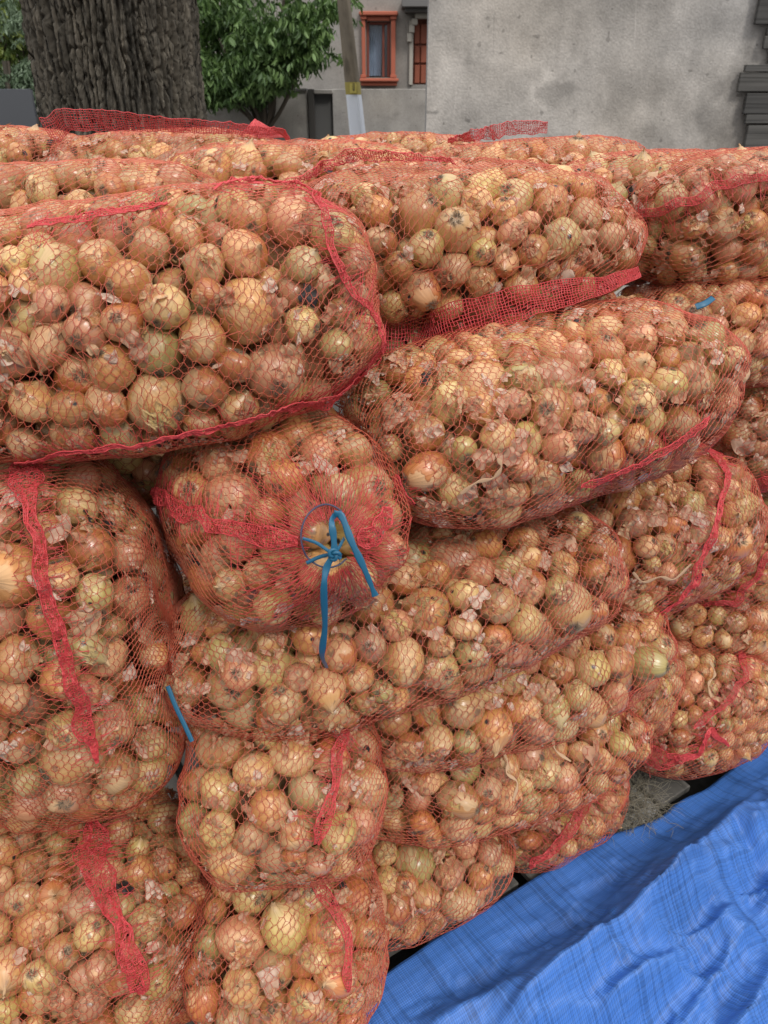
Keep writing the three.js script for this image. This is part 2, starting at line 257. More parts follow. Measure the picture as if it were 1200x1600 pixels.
function knit(s, parent) {
  const W = (s.pole ? 0.0102 : 0.0092) * (s.c.z < -1.6 && s.c.y > 1.2 ? 1.35 : s.key.startsWith('inner') ? 1.5 : 1), S = 0.0082, thick = new Threads(), thin = new Threads(), R = rng(s.seed + 99);
  const alongLen = s.pole ? s.arc : s.girth, acrossLen = s.pole ? s.girth : s.arc, nPil = Math.round(acrossLen / W), nNode = Math.round(alongLen / S), cache = new Map();
  const skip0 = s.pole ? 0.036 / s.arc : 0, node = (j, k) => {
    const key = j * 4096 + k; let o = cache.get(key); if (o) return o;
    const par = (j + k) & 1 ? 1 : -1; let a = (k + (j & 1) * 0.0) / nNode, b = (j + par * 0.2) / nPil;
    const wx = a * alongLen * 11, wy = b * acrossLen * 11, q = s.pole && a < 0.12 ? 0.2 : 1;
    a += q * (0.009 * noise3(wx, wy, s.seed) + 0.004 * noise3(wx * 3, wy * 3, s.seed + 20) + 0.0016 * (R() - 0.5) * 1.6) / alongLen; b += q * (0.011 * noise3(wx, wy, s.seed + 40) + 0.005 * noise3(wx * 3, wy * 3, s.seed + 60) + 0.002 * (R() - 0.5)) / acrossLen;
    if (s.pole) a = skip0 + clamp(a) * (1 - skip0);
    const fi = (s.pole ? a : b) * s.NS, fj = (s.pole ? b : a) * s.NC, p = s.at(fi, fj), n = s.N[s.ix(Math.round(clamp(fi, 0, s.NS)), Math.round(fj))];
    const view = EYE.clone().sub(p).normalize();
    o = { p, n, ok: view.dot(n) > -0.2 && !buried(s, p) }; cache.set(key, o); return o;
  };
  const wrapJ = s.pole, wrapK = !s.pole, jN = wrapJ ? nPil : nPil - 1, kN = nNode;
  for (let j = 0; j < jN; j++) for (let k = 0; k < kN; k++) {
    const A = node(j % nPil, k % (wrapK ? nNode : 1e9)), B = node(j % nPil, wrapK ? (k + 1) % nNode : k + 1); if (!A.ok || !B.ok) continue;
    thick.seg(A.p, B.p, A.n, 0.00055); nSeg++;
    const J = wrapJ ? (j + 1) % nPil : j + 1; if (J >= nPil + (wrapJ ? 0 : 1)) continue;
    const D = node(J, wrapK ? (k + 1) % nNode : k + 1), D2 = node(J, k);
    const T = ((j + k) & 1) ? D2 : D; if (T.ok) { thin.seg(A.p, T.p, A.n, 0.00043); nSeg++; }
  }
  if (s.pole) { const g = new Threads(); for (let k = 0; k < 150; k++) { const b = k / 150 + 0.003 * (R() - 0.5), e = 0.1 + 0.1 * R(); let p0 = null; for (let q = 0; q <= 8; q++) { const a = lerp(skip0 * (0.75 + 0.3 * R()), e, q / 8), fj = (b + 0.008 * noise3(k * 0.8, q * 0.9, 3)) * s.NC, p = s.at(a * s.NS, fj), n = s.N[s.ix(Math.round(a * s.NS), Math.round(fj))]; p.addScaledVector(n, 0.001 + 0.002 * R()); if (p0) g.seg(p0, p, n, 0.0005); p0 = p; } } g.build('gathered_mouth', hemMat, parent); }
  thick.build('net', netMat, parent); thin.build('net_lacing', netThin, parent);
}
// a knitted band (hem or seam), gathered and crumpled: pixels [u, v, width in metres] along the sack it belongs to
function band(s, parent, pts, o = {}) {
  const fine = []; for (let i = 0; i < pts.length - 1; i++) for (let k = 0; k < 3; k++) fine.push([0, 1].map((c) => lerp(pts[i][c], pts[i + 1][c], k / 3))); fine.push(pts.at(-1));
  const hs = fine.map(([u, v]) => hit(s, u, v, 0.002)), cv = new THREE.CatmullRomCurve3(hs.map((h) => h.p)), nv = new THREE.CatmullRomCurve3(hs.map((h) => h.n)), len = cv.getLength();
  const wid = (t) => { const x = t * (pts.length - 1), i = Math.min(pts.length - 2, Math.floor(x)); return lerp(pts[i][2], pts[i + 1][2], x - i) * (o.hang || o.stand ? 1 : 0.82 * (0.35 + 0.65 * Math.min(smooth(0, 0.1, t), smooth(1, 0.9, t)))); };
  const wMax = Math.max(...pts.map((p) => p[2])), sl = o.pitch ?? 0.0046, na = Math.round(len / sl), nc = Math.max(4, Math.round(wMax / (o.cord ?? 0.0042))), th = new Threads(), sd = s.seed + pts[0][0], R = rng(sd * 7 + 1), rad = o.rad ?? 0.00068, cr = o.crinkle ?? 0.005, loose = o.loose ?? 1;
  const P = (i, k) => {
    const t = clamp(i / na), c = cv.getPointAt(t), tg = cv.getTangentAt(t), n = (o.hang ? V(-0.1, 0.35, 0.93) : nv.getPointAt(t)).normalize(), sdv = tg.clone().cross(n).normalize(), up = o.stand ?? 0, l = t * len;
    let w = wid(t) * (1 + 0.3 * loose * noise3(l * 30, sd, 7)), x = k / nc - 0.5; x += loose * (0.14 * noise3(l * 45, x * 3, sd + 2) + 0.1 * noise3(l * 120, x * 5, sd + 9)) * (1 - 2 * Math.abs(x) * 0.4);
    c.addScaledVector(sdv, w * x * Math.cos(up) + loose * 0.006 * noise3(l * 28, sd, 1));
    if (o.hang) c.addScaledVector(n, 0.03); else if (!up) { let q = -1, bd = 1e9; for (let m = 0; m < s.P.length; m++) { const e = s.P[m], d = (e.x - c.x) ** 2 + (e.y - c.y) ** 2 + (e.z - c.z) ** 2; if (d < bd) { bd = d; q = m; } } const m = s.N[q]; c.addScaledVector(m, clamp(s.P[q].clone().sub(c).dot(m), -0.02, 0.02) + 0.0015); }
    return { p: c.addScaledVector(n, w * (x + 0.5) * Math.sin(up) + cr * (0.6 * noise3(l * 60, x * w * 70, sd) + 0.8 * Math.abs(noise3(l * 150, x * w * 160, sd + 5)) + 0.5)), n };
  };
  let prev = null;
  for (let i = 0; i <= na; i++) {
    const row = []; for (let k = 0; k <= nc; k++) row.push(P(i + 0.35 * noise3(i * 0.7, k * 0.9, sd), k));
    for (let k = 0; k < nc; k++) { if (R() > 0.13 * loose) th.seg(row[k].p, row[k + 1].p, row[k].n, rad); if (prev) { if (R() > 0.1 * loose || !k) th.seg(prev[k].p, row[k].p, row[k].n, k === 0 ? 0.001 : rad * 0.8); if (o.dense && R() < 0.35) th.seg(prev[k].p, row[k + 1].p, row[k].n, 0.0005); } }
    if (prev) th.seg(prev[nc].p, row[nc].p, row[nc].n, 0.001); prev = row;
  }
  if (!o.hang && !o.stand) { // the net drawn in towards the seam
    const near = (c) => { let q = -1, bd = 1e9; for (let m = 0; m < s.P.length; m++) { const e = s.P[m], d = (e.x - c.x) ** 2 + (e.y - c.y) ** 2 + (e.z - c.z) ** 2; if (d < bd) { bd = d; q = m; } } return q; };
    for (let i = 0; i < na; i++) for (const sg of [-1, 1]) {
      if (R() < 0.3) continue; const t = (i + R()) / na, c = cv.getPointAt(clamp(t)), tg = cv.getTangentAt(clamp(t)), n = nv.getPointAt(clamp(t)).normalize(), sdv = tg.clone().cross(n).normalize().multiplyScalar(sg).addScaledVector(tg, (R() - 0.5) * 0.9), l = 0.015 + 0.045 * R() * R(); let p0 = null;
      for (let k = 0; k <= 3; k++) { const p = c.clone().addScaledVector(sdv, wid(clamp(t)) * 0.4 + l * k / 3), q = near(p), m = s.N[q]; p.addScaledVector(m, clamp(s.P[q].clone().sub(p).dot(m), -0.02, 0.02) + 0.0015); if (p0) th.seg(p0, p, m, 0.00048); p0 = p; }
    }
  }
  return th.build(o.name ?? 'seam_band', hemMat, parent);
}
const SAID = {
  upper_left: 'large net sack of onions lying across the upper left, above the blue-taped sack',
  hemmed: 'net sack with a wide ladder-like red hem along its lower edge, top centre',
  tilted: 'net sack sloping up to the right, just below the wide ladder-like hem',
  tied: 'net sack of onions end-on with its gathered mouth tied by blue tape',
  tall_left: 'tall bulging net sack at the left edge with a long red seam down it',
  bottom_left: 'rounded net sack in the bottom left corner with a wide crumpled red seam',
  under_tied: 'long net sack lying directly under the blue-taped sack, running up to the right',
  third_row: 'net sack below the long sack, third row down in mid-pile',
  seamed_middle: 'net sack with red seam at its right side, beside the tall left sack',
  seamed_bottom: 'lowest middle net sack with a kinked red seam, at the picture bottom',
  fourth_row: 'net sack in mid-pile, second from the bottom on the tarp side',
  pallet_edge: 'lowest net sack on the pallet edge beside the tarp, right of the kinked seam',
  hem_corner: 'net sack with a bright red hem at its right end, beside the dry roots',
  seam_right: 'net sack right of centre with a thick red seam curving round its right end',
  below_seam: 'net sack under the thick curved seam, left of the small onions',
  small_onions: 'net sack of noticeably small onions at the lower right above the tarp',
  right_inner: 'net sack of onions at the right, set back behind the thick curved seam',
  right_low: 'lowest net sack at the right edge, touching the top corner of the blue tarp',
  right_gap: 'net sack at the right, squeezed between the set-back sack and the small onions',
  right_column: 'net sack at the right edge with a scrap of blue tape on top',
  right_shade: 'shaded net sack at the right edge beside the end of the sloping sack',
  top_right: 'top right net sack of onions with a red seam running across its front',
  inner_left: 'shaded net sack deep in the gap above the tall left sack',
  inner_middle: 'shaded net sack deep behind the wide ladder-like hem',
  inner_low: 'shaded net sack deep in the gap right of the tall left sack',
  top_far_left: 'net sack at the far left of the top layer, left of the mesh flap',
  top_back_hem: 'top layer net sack in front of the tree trunk with a standing mesh flap',
  top_left: 'net sack of the top layer, just behind the large upper left sack',
  top_mid: 'net sack in mid top layer, between the mesh flap and hemmed sack',
  top_back: 'rearmost net sack of the top layer, in front of the leaning post',
  top_back_right: 'rear net sack of the top layer, before the plaster wall corner',
  top_inner_right: 'net sack left of the top right sack, before the plaster wall',
};
for (const s of SACKS) {
  s.thing = thing('onion_sack', SAID[s.key], 'onion sack', [0, 0, 0], 'net sacks of onions in the pile');
  knit(s, s.thing);
}
const B = (key, pts, o) => band(byKey[key], byKey[key].thing, pts, o);
B('hemmed', [[604, 556, 0.075], [650, 532, 0.073], [720, 506, 0.066], [800, 480, 0.056], [870, 462, 0.045], [940, 447, 0.03], [992, 428, 0.018]], { name: 'hem', hang: true, pitch: 0.0058, cord: 0.0066, rad: 0.0011, crinkle: 0.003, loose: 0.3 });
B('hemmed', [[430, 268, 0.02], [500, 258, 0.025], [580, 256, 0.03], [660, 258, 0.026], [705, 262, 0.012]], { name: 'top_seam', dense: true, stand: 0.6 });
B('upper_left', [[330, 290, 0.014], [390, 270, 0.016], [440, 262, 0.016], [485, 275, 0.014], [510, 330, 0.012], [525, 400, 0.012], [555, 460, 0.012], [590, 500, 0.014], [608, 560, 0.02], [605, 605, 0.022]], { name: 'end_seam', dense: true });
B('upper_left', [[20, 725, 0.007], [150, 705, 0.008], [300, 682, 0.009], [400, 650, 0.011], [500, 632, 0.03], [555, 630, 0.05], [602, 606, 0.05]], { name: 'lower_seam', dense: true });
B('upper_left', [[40, 352, 0.014], [110, 342, 0.02], [180, 330, 0.016], [260, 312, 0.01]], { name: 'top_seam', dense: true });
B('tied', [[236, 765, 0.03], [290, 800, 0.03], [350, 824, 0.026], [410, 842, 0.03], [465, 850, 0.04]], { dense: true, crinkle: 0.006 });
B('tied', [[560, 850, 0.045], [590, 835, 0.04], [612, 800, 0.035]], { dense: true, crinkle: 0.006 });
B('tall_left', [[45, 705, 0.055], [38, 770, 0.05], [60, 830, 0.03], [62, 900, 0.02], [78, 960, 0.022], [100, 1010, 0.02], [112, 1070, 0.022], [130, 1130, 0.03], [158, 1190, 0.026]], { dense: true, crinkle: 0.006 });
B('bottom_left', [[150, 1280, 0.06], [140, 1330, 0.075], [165, 1380, 0.04], [185, 1440, 0.03], [205, 1500, 0.032], [228, 1550, 0.05]], { dense: true, crinkle: 0.007 });
B('seamed_middle', [[568, 1055, 0.03], [552, 1110, 0.03], [528, 1180, 0.022], [520, 1240, 0.02], [500, 1320, 0.034]], { dense: true });
B('seamed_bottom', [[515, 1335, 0.03], [495, 1370, 0.034], [520, 1420, 0.02], [542, 1470, 0.022], [545, 1550, 0.03]], { dense: true });
B('tilted', [[640, 790, 0.02], [620, 740, 0.014]], { dense: true });
B('tilted', [[905, 762, 0.016], [980, 738, 0.02], [1050, 700, 0.016], [1110, 650, 0.012]], { dense: true, name: 'lower_seam' });
B('seam_right', [[1085, 690, 0.05], [1115, 705, 0.04], [1136, 740, 0.02], [1128, 790, 0.018], [1105, 850, 0.02], [1085, 905, 0.022], [1055, 945, 0.02], [1005, 978, 0.018]], { dense: true, crinkle: 0.006 });
B('below_seam', [[1012, 1000, 0.016], [1005, 1050, 0.018], [970, 1100, 0.016], [925, 1142, 0.016], [880, 1135, 0.02]], { dense: true });
B('third_row', [[570, 1075, 0.016], [640, 1050, 0.016], [740, 1010, 0.014], [840, 975, 0.014], [920, 930, 0.012]], { dense: true, rad: 0.0005 });
B('hem_corner', [[952, 1170, 0.045], [935, 1220, 0.04], [908, 1270, 0.034], [880, 1310, 0.024], [830, 1355, 0.03]], { name: 'hem', dense: true, crinkle: 0.006 });
B('small_onions', [[1160, 1000, 0.014], [1165, 1060, 0.016], [1120, 1110, 0.014], [1085, 1140, 0.02]], { dense: true });
B('small_onions', [[985, 1170, 0.06], [1040, 1190, 0.07], [1090, 1180, 0.02], [1110, 1140, 0.012], [1140, 1165, 0.016]], { dense: true, name: 'lower_seam' });
B('right_inner', [[1200, 860, 0.03], [1180, 900, 0.022], [1150, 940, 0.02], [1090, 950, 0.014]], { dense: true });
B('right_low', [[1200, 985, 0.012], [1185, 1040, 0.014], [1165, 1080, 0.02], [1200, 1110, 0.02]], { dense: true });
B('right_shade', [[1135, 775, 0.03], [1165, 770, 0.035], [1210, 752, 0.04]], { name: 'hem', dense: true });
B('top_right', [[988, 338, 0.022], [1030, 328, 0.022], [1080, 312, 0.022], [1120, 292, 0.022], [1160, 276, 0.02], [1210, 284, 0.018]], { dense: true });
B('top_back_hem', [[75, 214, 0.06], [120, 210, 0.056], [200, 209, 0.05], [300, 212, 0.04], [400, 214, 0.026], [460, 215, 0.012]], { name: 'standing_flap', stand: 1.25, pitch: 0.006, cord: 0.007, rad: 0.001, crinkle: 0.004, loose: 0.15 });
{ // a corner of a sack's mesh standing up like a little tent
  const a = at(372, 214, 2.05), b = at(398, 186, 2.08), c = at(448, 214, 2.12), m = at(405, 216, 1.98), th = new Threads(), n = 16;
  const side = (p, q, k) => { for (let i = 0; i <= n; i++) { const e = p.clone().lerp(q, i / n), g = (x) => e.clone().lerp(b, x).add(V(0, 0, 0.006 * noise3(i * 0.5, x * 5, k))); for (let j = 0; j < 12; j++) { th.seg(g(j / 12), g((j + 1) / 12), V(0, 0.2, 1), 0.0011); if (i < n) { const e2 = p.clone().lerp(q, (i + 1) / n); th.seg(g(j / 12), e2.lerp(b, j / 12), V(0, 0.2, 1), 0.0011); } } } };
  side(a, m, 1); side(m, c, 5); th.build('mesh_corner', hemMat, byKey.top_back.thing);
}
B('top_back_right', [[700, 216, 0.012], [760, 214, 0.02], [810, 214, 0.034], [855, 213, 0.03]], { name: 'standing_flap', stand: 1.2, loose: 0.25, cord: 0.003, dense: true });
{ // blue tapes
  const s = byKey.tied, T = s.thing, tape = (pts, w, th = 0.002, l = 0.01) => { const h = pts.map(([u, v, k]) => hit(s, u, v, k ?? l)); obj('tie_tape', strip(h.map((q) => q.p), h.map(() => V(0.1, 0.15, 1).normalize()), w, th), tieMat, T); };
  tape([[520, 812, 0.02], [512, 826, 0.026], [516, 845, 0.022], [517, 862, 0.02], [504, 880, 0.02], [500, 905, 0.018], [499, 950, 0.03], [498, 975, 0.045], [502, 1000, 0.06]], (t) => 0.0085 + 0.0012 * Math.sin(t * 40) - 0.005 * smooth(0.85, 1, t));
  tape([[518, 812, 0.02], [530, 815, 0.028], [540, 845, 0.03], [551, 875, 0.032], [563, 908, 0.036]], (t) => 0.009 + 0.001 * Math.sin(t * 31) - 0.003 * smooth(0.7, 0.9, t) + 0.004 * smooth(0.92, 1, t));
  tape([[472, 842, 0.008], [492, 850, 0.012], [516, 862, 0.02], [535, 842, 0.014]], 0.004);
  tape([[478, 878, 0.008], [498, 866, 0.014], [518, 864, 0.022], [524, 866, 0.024]], 0.0045, 0.003);
  obj('knot', new THREE.TorusKnotGeometry(0.005, 0.0028, 40, 6, 2, 3).scale(1, 1, 0.8).translate(...hit(s, 517, 864, 0.022).p.toArray()), tieMat, T);
  const ring = []; for (let k = 0; k <= 14; k++) { const a = 0.9 + k / 14 * 4.6, u = 510 + 40 * Math.cos(a), v = 838 - 47 * Math.sin(a); ring.push(hit(s, u, v, 0.006).p); }
  obj('gathering_cord', new THREE.TubeGeometry(new THREE.CatmullRomCurve3(ring), 60, 0.0013, 6), mat(0.05, 0.05, 0.09, 0.6), T);
  const q = byKey.tall_left, g = [[262, 1072], [275, 1105], [287, 1130], [300, 1158]].map(([u, v]) => at(u, v, 1.18)); obj('tie_tape', strip(g, g.map(() => V(0, 0.2, 1)), 0.007, 0.002), tieMat, q.thing);
  const w = byKey.right_column, e = [[1085, 482], [1098, 478], [1112, 470]].map(([u, v]) => hit(w, u, v, 0.008)); obj('tie_tape', strip(e.map((h) => h.p), e.map((h) => h.n), 0.012, 0.002), tieMat, w.thing);
}

// ------------------------------------------------------------------ onions: shapes, skins, then the ones that show largest as single things
const shapes = [];
for (let k = 0; k < 8; k++) {
  const R = rng(500 + k), q = [0.86, 0.95, 1.0, 0.9, 1.06, 0.8, 0.97, 1.1][k], ph = R() * 6.28;
  const body = gridGeo(28, 16, (u, v) => {
    const th = v * Math.PI, f = u * Math.PI * 2; let r = Math.pow(Math.sin(th), 0.92), y = -Math.cos(th) * q;
    const nk = smooth(0.78, 1, v); y += nk * nk * 0.2; r = Math.max(r * (1 - 0.35 * nk * (1 - nk) * 4 * 0.5), nk > 0 ? 0.1 * (1 - 0.4 * nk) * nk : 0);
    const rt = smooth(0.1, 0, v); y += rt * 0.06;
    const X = Math.cos(f), Z = Math.sin(f), lump = 1 + 0.11 * noise3(X * 1.3 + k * 7, y * 1.3, Z * 1.3) + 0.02 * noise3(X * 3.5, y * 1.2 + k, Z * 3.5) + 0.012 * Math.cos(f * 7 + ph + noise3(X, Z, k) * 2) * Math.sin(th) + 0.006 * Math.cos(f * 19 + ph) * Math.sin(th);
    return V(X * r * lump + nk * 0.08 * Math.cos(ph), y, Z * r * lump + nk * 0.08 * Math.sin(ph));
  }, true);
  const bend = 0.5 * (R() - 0.5), neck = gridGeo(11, 6, (u, v) => { const f = u * Math.PI * 2, w = 0.15 * (1 - 0.55 * v) * (1 + 0.3 * noise3(Math.cos(f) * 2, v * 3 + k, Math.sin(f) * 2)) + (v > 0.9 ? 0.07 * noise3(f * 2, k, 3) : 0); return V(Math.cos(f + v) * w + 0.08 * Math.cos(ph) + bend * v * v * 0.6, q + 0.1 + v * (0.14 + 0.22 * h3(k, 3, 3)), Math.sin(f + v) * w * 0.6 + 0.08 * Math.sin(ph)); }, true);
  const rt = new Threads(); for (let i = 0; i < 26; i++) { const f = R() * 6.28, d = 0.03 + 0.15 * R(), l = 0.12 + 0.2 * R(), a = V(Math.cos(f) * d, -q + 0.07, Math.sin(f) * d), b = V(Math.cos(f) * (d + 0.08), -q - 0.02, Math.sin(f) * (d + 0.08)), c = V(Math.cos(f + 0.4) * (d + l), -q + 0.05 * R(), Math.sin(f + 0.4) * (d + l)); rt.seg(a, b, V(0, -1, 0), 0.014); rt.seg(b, c, V(0, -1, 0), 0.009); }
  const rg = new THREE.BufferGeometry(); rg.setAttribute('position', new THREE.Float32BufferAttribute(rt.p, 3)); rg.setAttribute('normal', new THREE.Float32BufferAttribute(rt.n, 3)); rg.setIndex(rt.i);
  shapes.push({ body, neck, root: rg });
}
const TONES = [
  { word: 'golden brown', c: [0.61, 0.312, 0.115], d: [0.39, 0.165, 0.048] }, { word: 'orange copper', c: [0.6, 0.25, 0.088], d: [0.38, 0.118, 0.036] }, { word: 'pale straw', c: [0.68, 0.51, 0.215], d: [0.48, 0.31, 0.105] },
  { word: 'pinkish tan', c: [0.61, 0.315, 0.17], d: [0.4, 0.17, 0.082] }, { word: 'olive tinged', c: [0.55, 0.44, 0.16], d: [0.37, 0.245, 0.075] }, { word: 'light honey', c: [0.67, 0.4, 0.165], d: [0.46, 0.225, 0.07] },
];
const skin = TONES.map((t, k) => {
  const s = 900 + k * 31, stre = (u, v) => 0.55 * pn(u * 46 + 1.5 * pn(u * 5, v * 4, 5, 4, s + 9), v * 2.2, 46, 8, s) + 0.45 * pn(u * 110, v * 3, 110, 8, s + 1);
  const map = tex(512, 256, (u, v) => {
    const a = stre(u, v), big = pfbm(u, v, 4, 3, s + 2, 3), peel = smooth(0.56, 0.6, pfbm(u, v, 5, 4, s + 4, 4)), dirt = smooth(0.68, 0.8, pfbm(u, v, 9, 7, s + 6, 4)), line = pn(u * 70, v * 1.5, 70, 8, s + 7) > 0.86 ? 0.8 : 1;
    let c = [0, 1, 2].map((i) => lerp(t.d[i], t.c[i], clamp(0.25 + 0.65 * a + 0.6 * (big - 0.4))));
    c = c.map((x, i) => lerp(x, [0.68, 0.47, 0.25][i] * (0.8 + 0.35 * a), 0.6 * peel)); c = c.map((x, i) => lerp(x, [0.16, 0.1, 0.06][i], 0.65 * dirt) * line);
    const end = Math.max(smooth(0.8, 0.98, v), 0.9 * smooth(0.14, 0.03, v)); c = c.map((x, i) => lerp(x, (v > 0.5 ? [0.42, 0.26, 0.13] : [0.25, 0.18, 0.12])[i] * (0.6 + 0.7 * a), 0.75 * end));
    if (k % 2 === 0) { const du = Math.abs(u - 0.3), dv = (v - 0.55) * 2, d = Math.hypot(du * 4, dv); if (d < 0.13) c = c.map((x) => lerp(0.03, x, smooth(0.07, 0.13, d + 0.05 * a))); }
    return c;
  });
  const rough = tex(256, 128, (u, v) => 0.24 + 0.24 * stre(u, v) + 0.36 * smooth(0.5, 0.62, pfbm(u, v, 5, 4, s + 4, 3)), false), bm = tex(512, 256, (u, v) => 0.5 * stre(u, v) + 0.5 * smooth(0.56, 0.585, pfbm(u, v, 5, 4, s + 4, 4)), false);
  return { map, rough, bm };
});
const skinMat = (k, tint) => new THREE.MeshPhysicalMaterial({ color: new THREE.Color().setRGB(...tint), map: skin[k].map, roughnessMap: skin[k].rough, roughness: 0.85, bumpMap: skin[k].bm, bumpScale: 0.0012, clearcoat: 0.32, clearcoatRoughness: 0.28 });
const TINTS = [[1, 1, 1], [0.82, 0.82, 0.84], [1.12, 1.06, 1.0], [0.95, 0.88, 0.86]], skinMats = TONES.map((_, k) => TINTS.map((t) => skinMat(k, t)));
const neckMat = phys(0.46, 0.29, 0.15, 0.7, { side: THREE.DoubleSide }), rootMat = mat(0.2, 0.15, 0.1, 0.9);
{
  const R = rng(4242), W = 600, H = 800, id = new Int32Array(W * H).fill(-1), zb = new Float32Array(W * H).fill(1e9), q = new THREE.Quaternion();
  for (const o of ON) {
    o.q = new THREE.Quaternion().setFromEuler(new THREE.Euler(R() * 6.28, R() * 6.28, R() * 6.28)); o.shape = Math.floor(R() * 8); const t = R(); o.tone = t < 0.26 ? 0 : t < 0.43 ? 1 : t < 0.57 ? 2 : t < 0.74 ? 3 : t < 0.82 ? 4 : 5; o.tint = Math.floor(R() * 4); o.scale = o.r * (1 + 0.04 * R()); o.sv3 = V(o.scale * (0.9 + 0.16 * R()), o.scale * (0.88 + 0.36 * Math.pow(R(), 2)), o.scale * (0.93 + 0.15 * R()));
  }
  ON.forEach((o, n) => { // how much of each onion shows
    const [u, v, t] = toPx(V(o.x, o.y, o.z)); if (t < 0.2) return; const r = o.r * F / t / 2, cu = u / 2, cv = v / 2;
    for (let y = Math.max(0, Math.ceil(cv - r)); y <= Math.min(H - 1, cv + r); y++) for (let x = Math.max(0, Math.ceil(cu - r)); x <= Math.min(W - 1, cu + r); x++) { const d = ((x - cu) ** 2 + (y - cv) ** 2) / (r * r); if (d > 1) continue; const z = t - o.r * Math.sqrt(1 - d), i = y * W + x; if (z < zb[i]) { zb[i] = z; id[i] = n; } }
    o.seen = 0;
  });
  for (let i = 0; i < W * H; i++) if (id[i] >= 0) { const o = ON[id[i]]; o.seen++; o.su = (o.su ?? 0) + (i % W) * 2; o.sv = (o.sv ?? 0) + Math.floor(i / W) * 2; }
  const ranked = ON.map((o, n) => n).sort((a, b) => (ON[b].seen ?? 0) - (ON[a].seen ?? 0)), single = ranked.slice(0, 300);
  const WHERE = { upper_left: 'large upper left sack', hemmed: 'wide-hemmed top sack', tilted: 'sloping sack below the hem', tied: 'blue-taped sack', tall_left: 'tall left sack', bottom_left: 'bottom left corner sack', under_tied: 'long sack below the tape', third_row: 'third row middle sack', seamed_middle: 'seamed middle sack', seamed_bottom: 'kinked-seam bottom sack', fourth_row: 'fourth row sack', pallet_edge: 'sack on the pallet edge', hem_corner: 'red-hemmed corner sack', seam_right: 'thick-seamed right sack', below_seam: 'sack under the curved seam', small_onions: 'sack of small onions', right_inner: 'set-back right sack', right_low: 'lowest right sack', right_gap: 'squeezed right sack', right_column: 'sack under top right sack', right_shade: 'shaded right edge sack', top_right: 'top right sack', top_far_left: 'far left top sack', top_back_hem: 'mesh flap top sack', top_left: 'top left sack', top_mid: 'middle top sack', top_back: 'rearmost top sack', top_back_right: 'back right top sack', top_inner_right: 'inner right top sack', inner_left: 'sack in the left gap', inner_middle: 'sack behind the hem', inner_low: 'sack in the lower gap' };
  const said = new Map();
  for (const n of single) {
    const o = ON[n], same = single.filter((m) => ON[m].s === o.s), us = same.map((m) => ON[m].su / ON[m].seen), vs = same.map((m) => ON[m].sv / ON[m].seen), u = o.su / o.seen, v = o.sv / o.seen;
    const rel = (x, l, w) => { const a = Math.min(...l), b = Math.max(...l), k = b > a ? (x - a) / (b - a) : 0.5; return k < 1 / 3 ? w[0] : k < 2 / 3 ? w[1] : w[2]; };
    const cell = `${rel(v, vs, ['upper', 'middle', 'lower'])} ${rel(u, us, ['left', 'centre', 'right'])}`, key = `${TONES[o.tone].word} onion, ${cell} of ${WHERE[o.s.key]}`;
    if (!said.has(key)) said.set(key, []); said.get(key).push(n);
  }
  const ORD = ['first', 'second', 'third', 'fourth', 'fifth', 'sixth', 'seventh', 'eighth', 'ninth'];
  for (const [key, l] of said) {
    l.sort((a, b) => ON[a].su / ON[a].seen - ON[b].su / ON[b].seen);
    l.forEach((n, k) => {
      const o = ON[n], m = obj('onion', shapes[o.shape].body, skinMats[o.tone][o.tint]); m.position.set(o.x, o.y, o.z); m.quaternion.copy(o.q); m.scale.copy(o.sv3); o.done = true;
      obj('neck', shapes[o.shape].neck, neckMat, m); obj('root_tuft', shapes[o.shape].root, rootMat, m);
      tag(m, l.length > 1 ? `${key}, ${ORD[k]} from left` : key, 'onion', 'onions in the net sacks');
    });
  }
  const rest = thing('packed_onions', 'remaining golden brown onions packed in the net sacks', 'onions'); rest.userData.kind = 'stuff';
  const mtx = new THREE.Matrix4(), col = new THREE.Color();
  for (let k = 0; k < 8; k++) for (let t = 0; t < 6; t++) {
    const l = ON.filter((o) => !o.done && o.shape === k && o.tone === t); if (!l.length) continue;
    const im = new THREE.InstancedMesh(shapes[k].body, skinMat(t, [1, 1, 1]), l.length); im.name = 'onion_bulbs'; im.userData.kind = 'stuff';
    l.forEach((o, i) => { im.setMatrixAt(i, mtx.compose(V(o.x, o.y, o.z), o.q, o.sv3)); im.setColorAt(i, col.setRGB(...TINTS[o.tint].map((c) => c * (0.9 + 0.2 * h3(i, k, t))))); }); rest.add(im);
  }
  for (let k = 0; k < 8; k++) for (const [part, m] of [['neck', neckMat], ['root', rootMat]]) {
    const l = ON.filter((o) => !o.done && o.shape === k), im = new THREE.InstancedMesh(shapes[k][part], m, l.length); im.name = part === 'neck' ? 'dry_necks' : 'root_tufts'; im.userData.kind = 'stuff';
    l.forEach((o, i) => im.setMatrixAt(i, mtx.compose(V(o.x, o.y, o.z), o.q, o.sv3))); rest.add(im);
  }
}
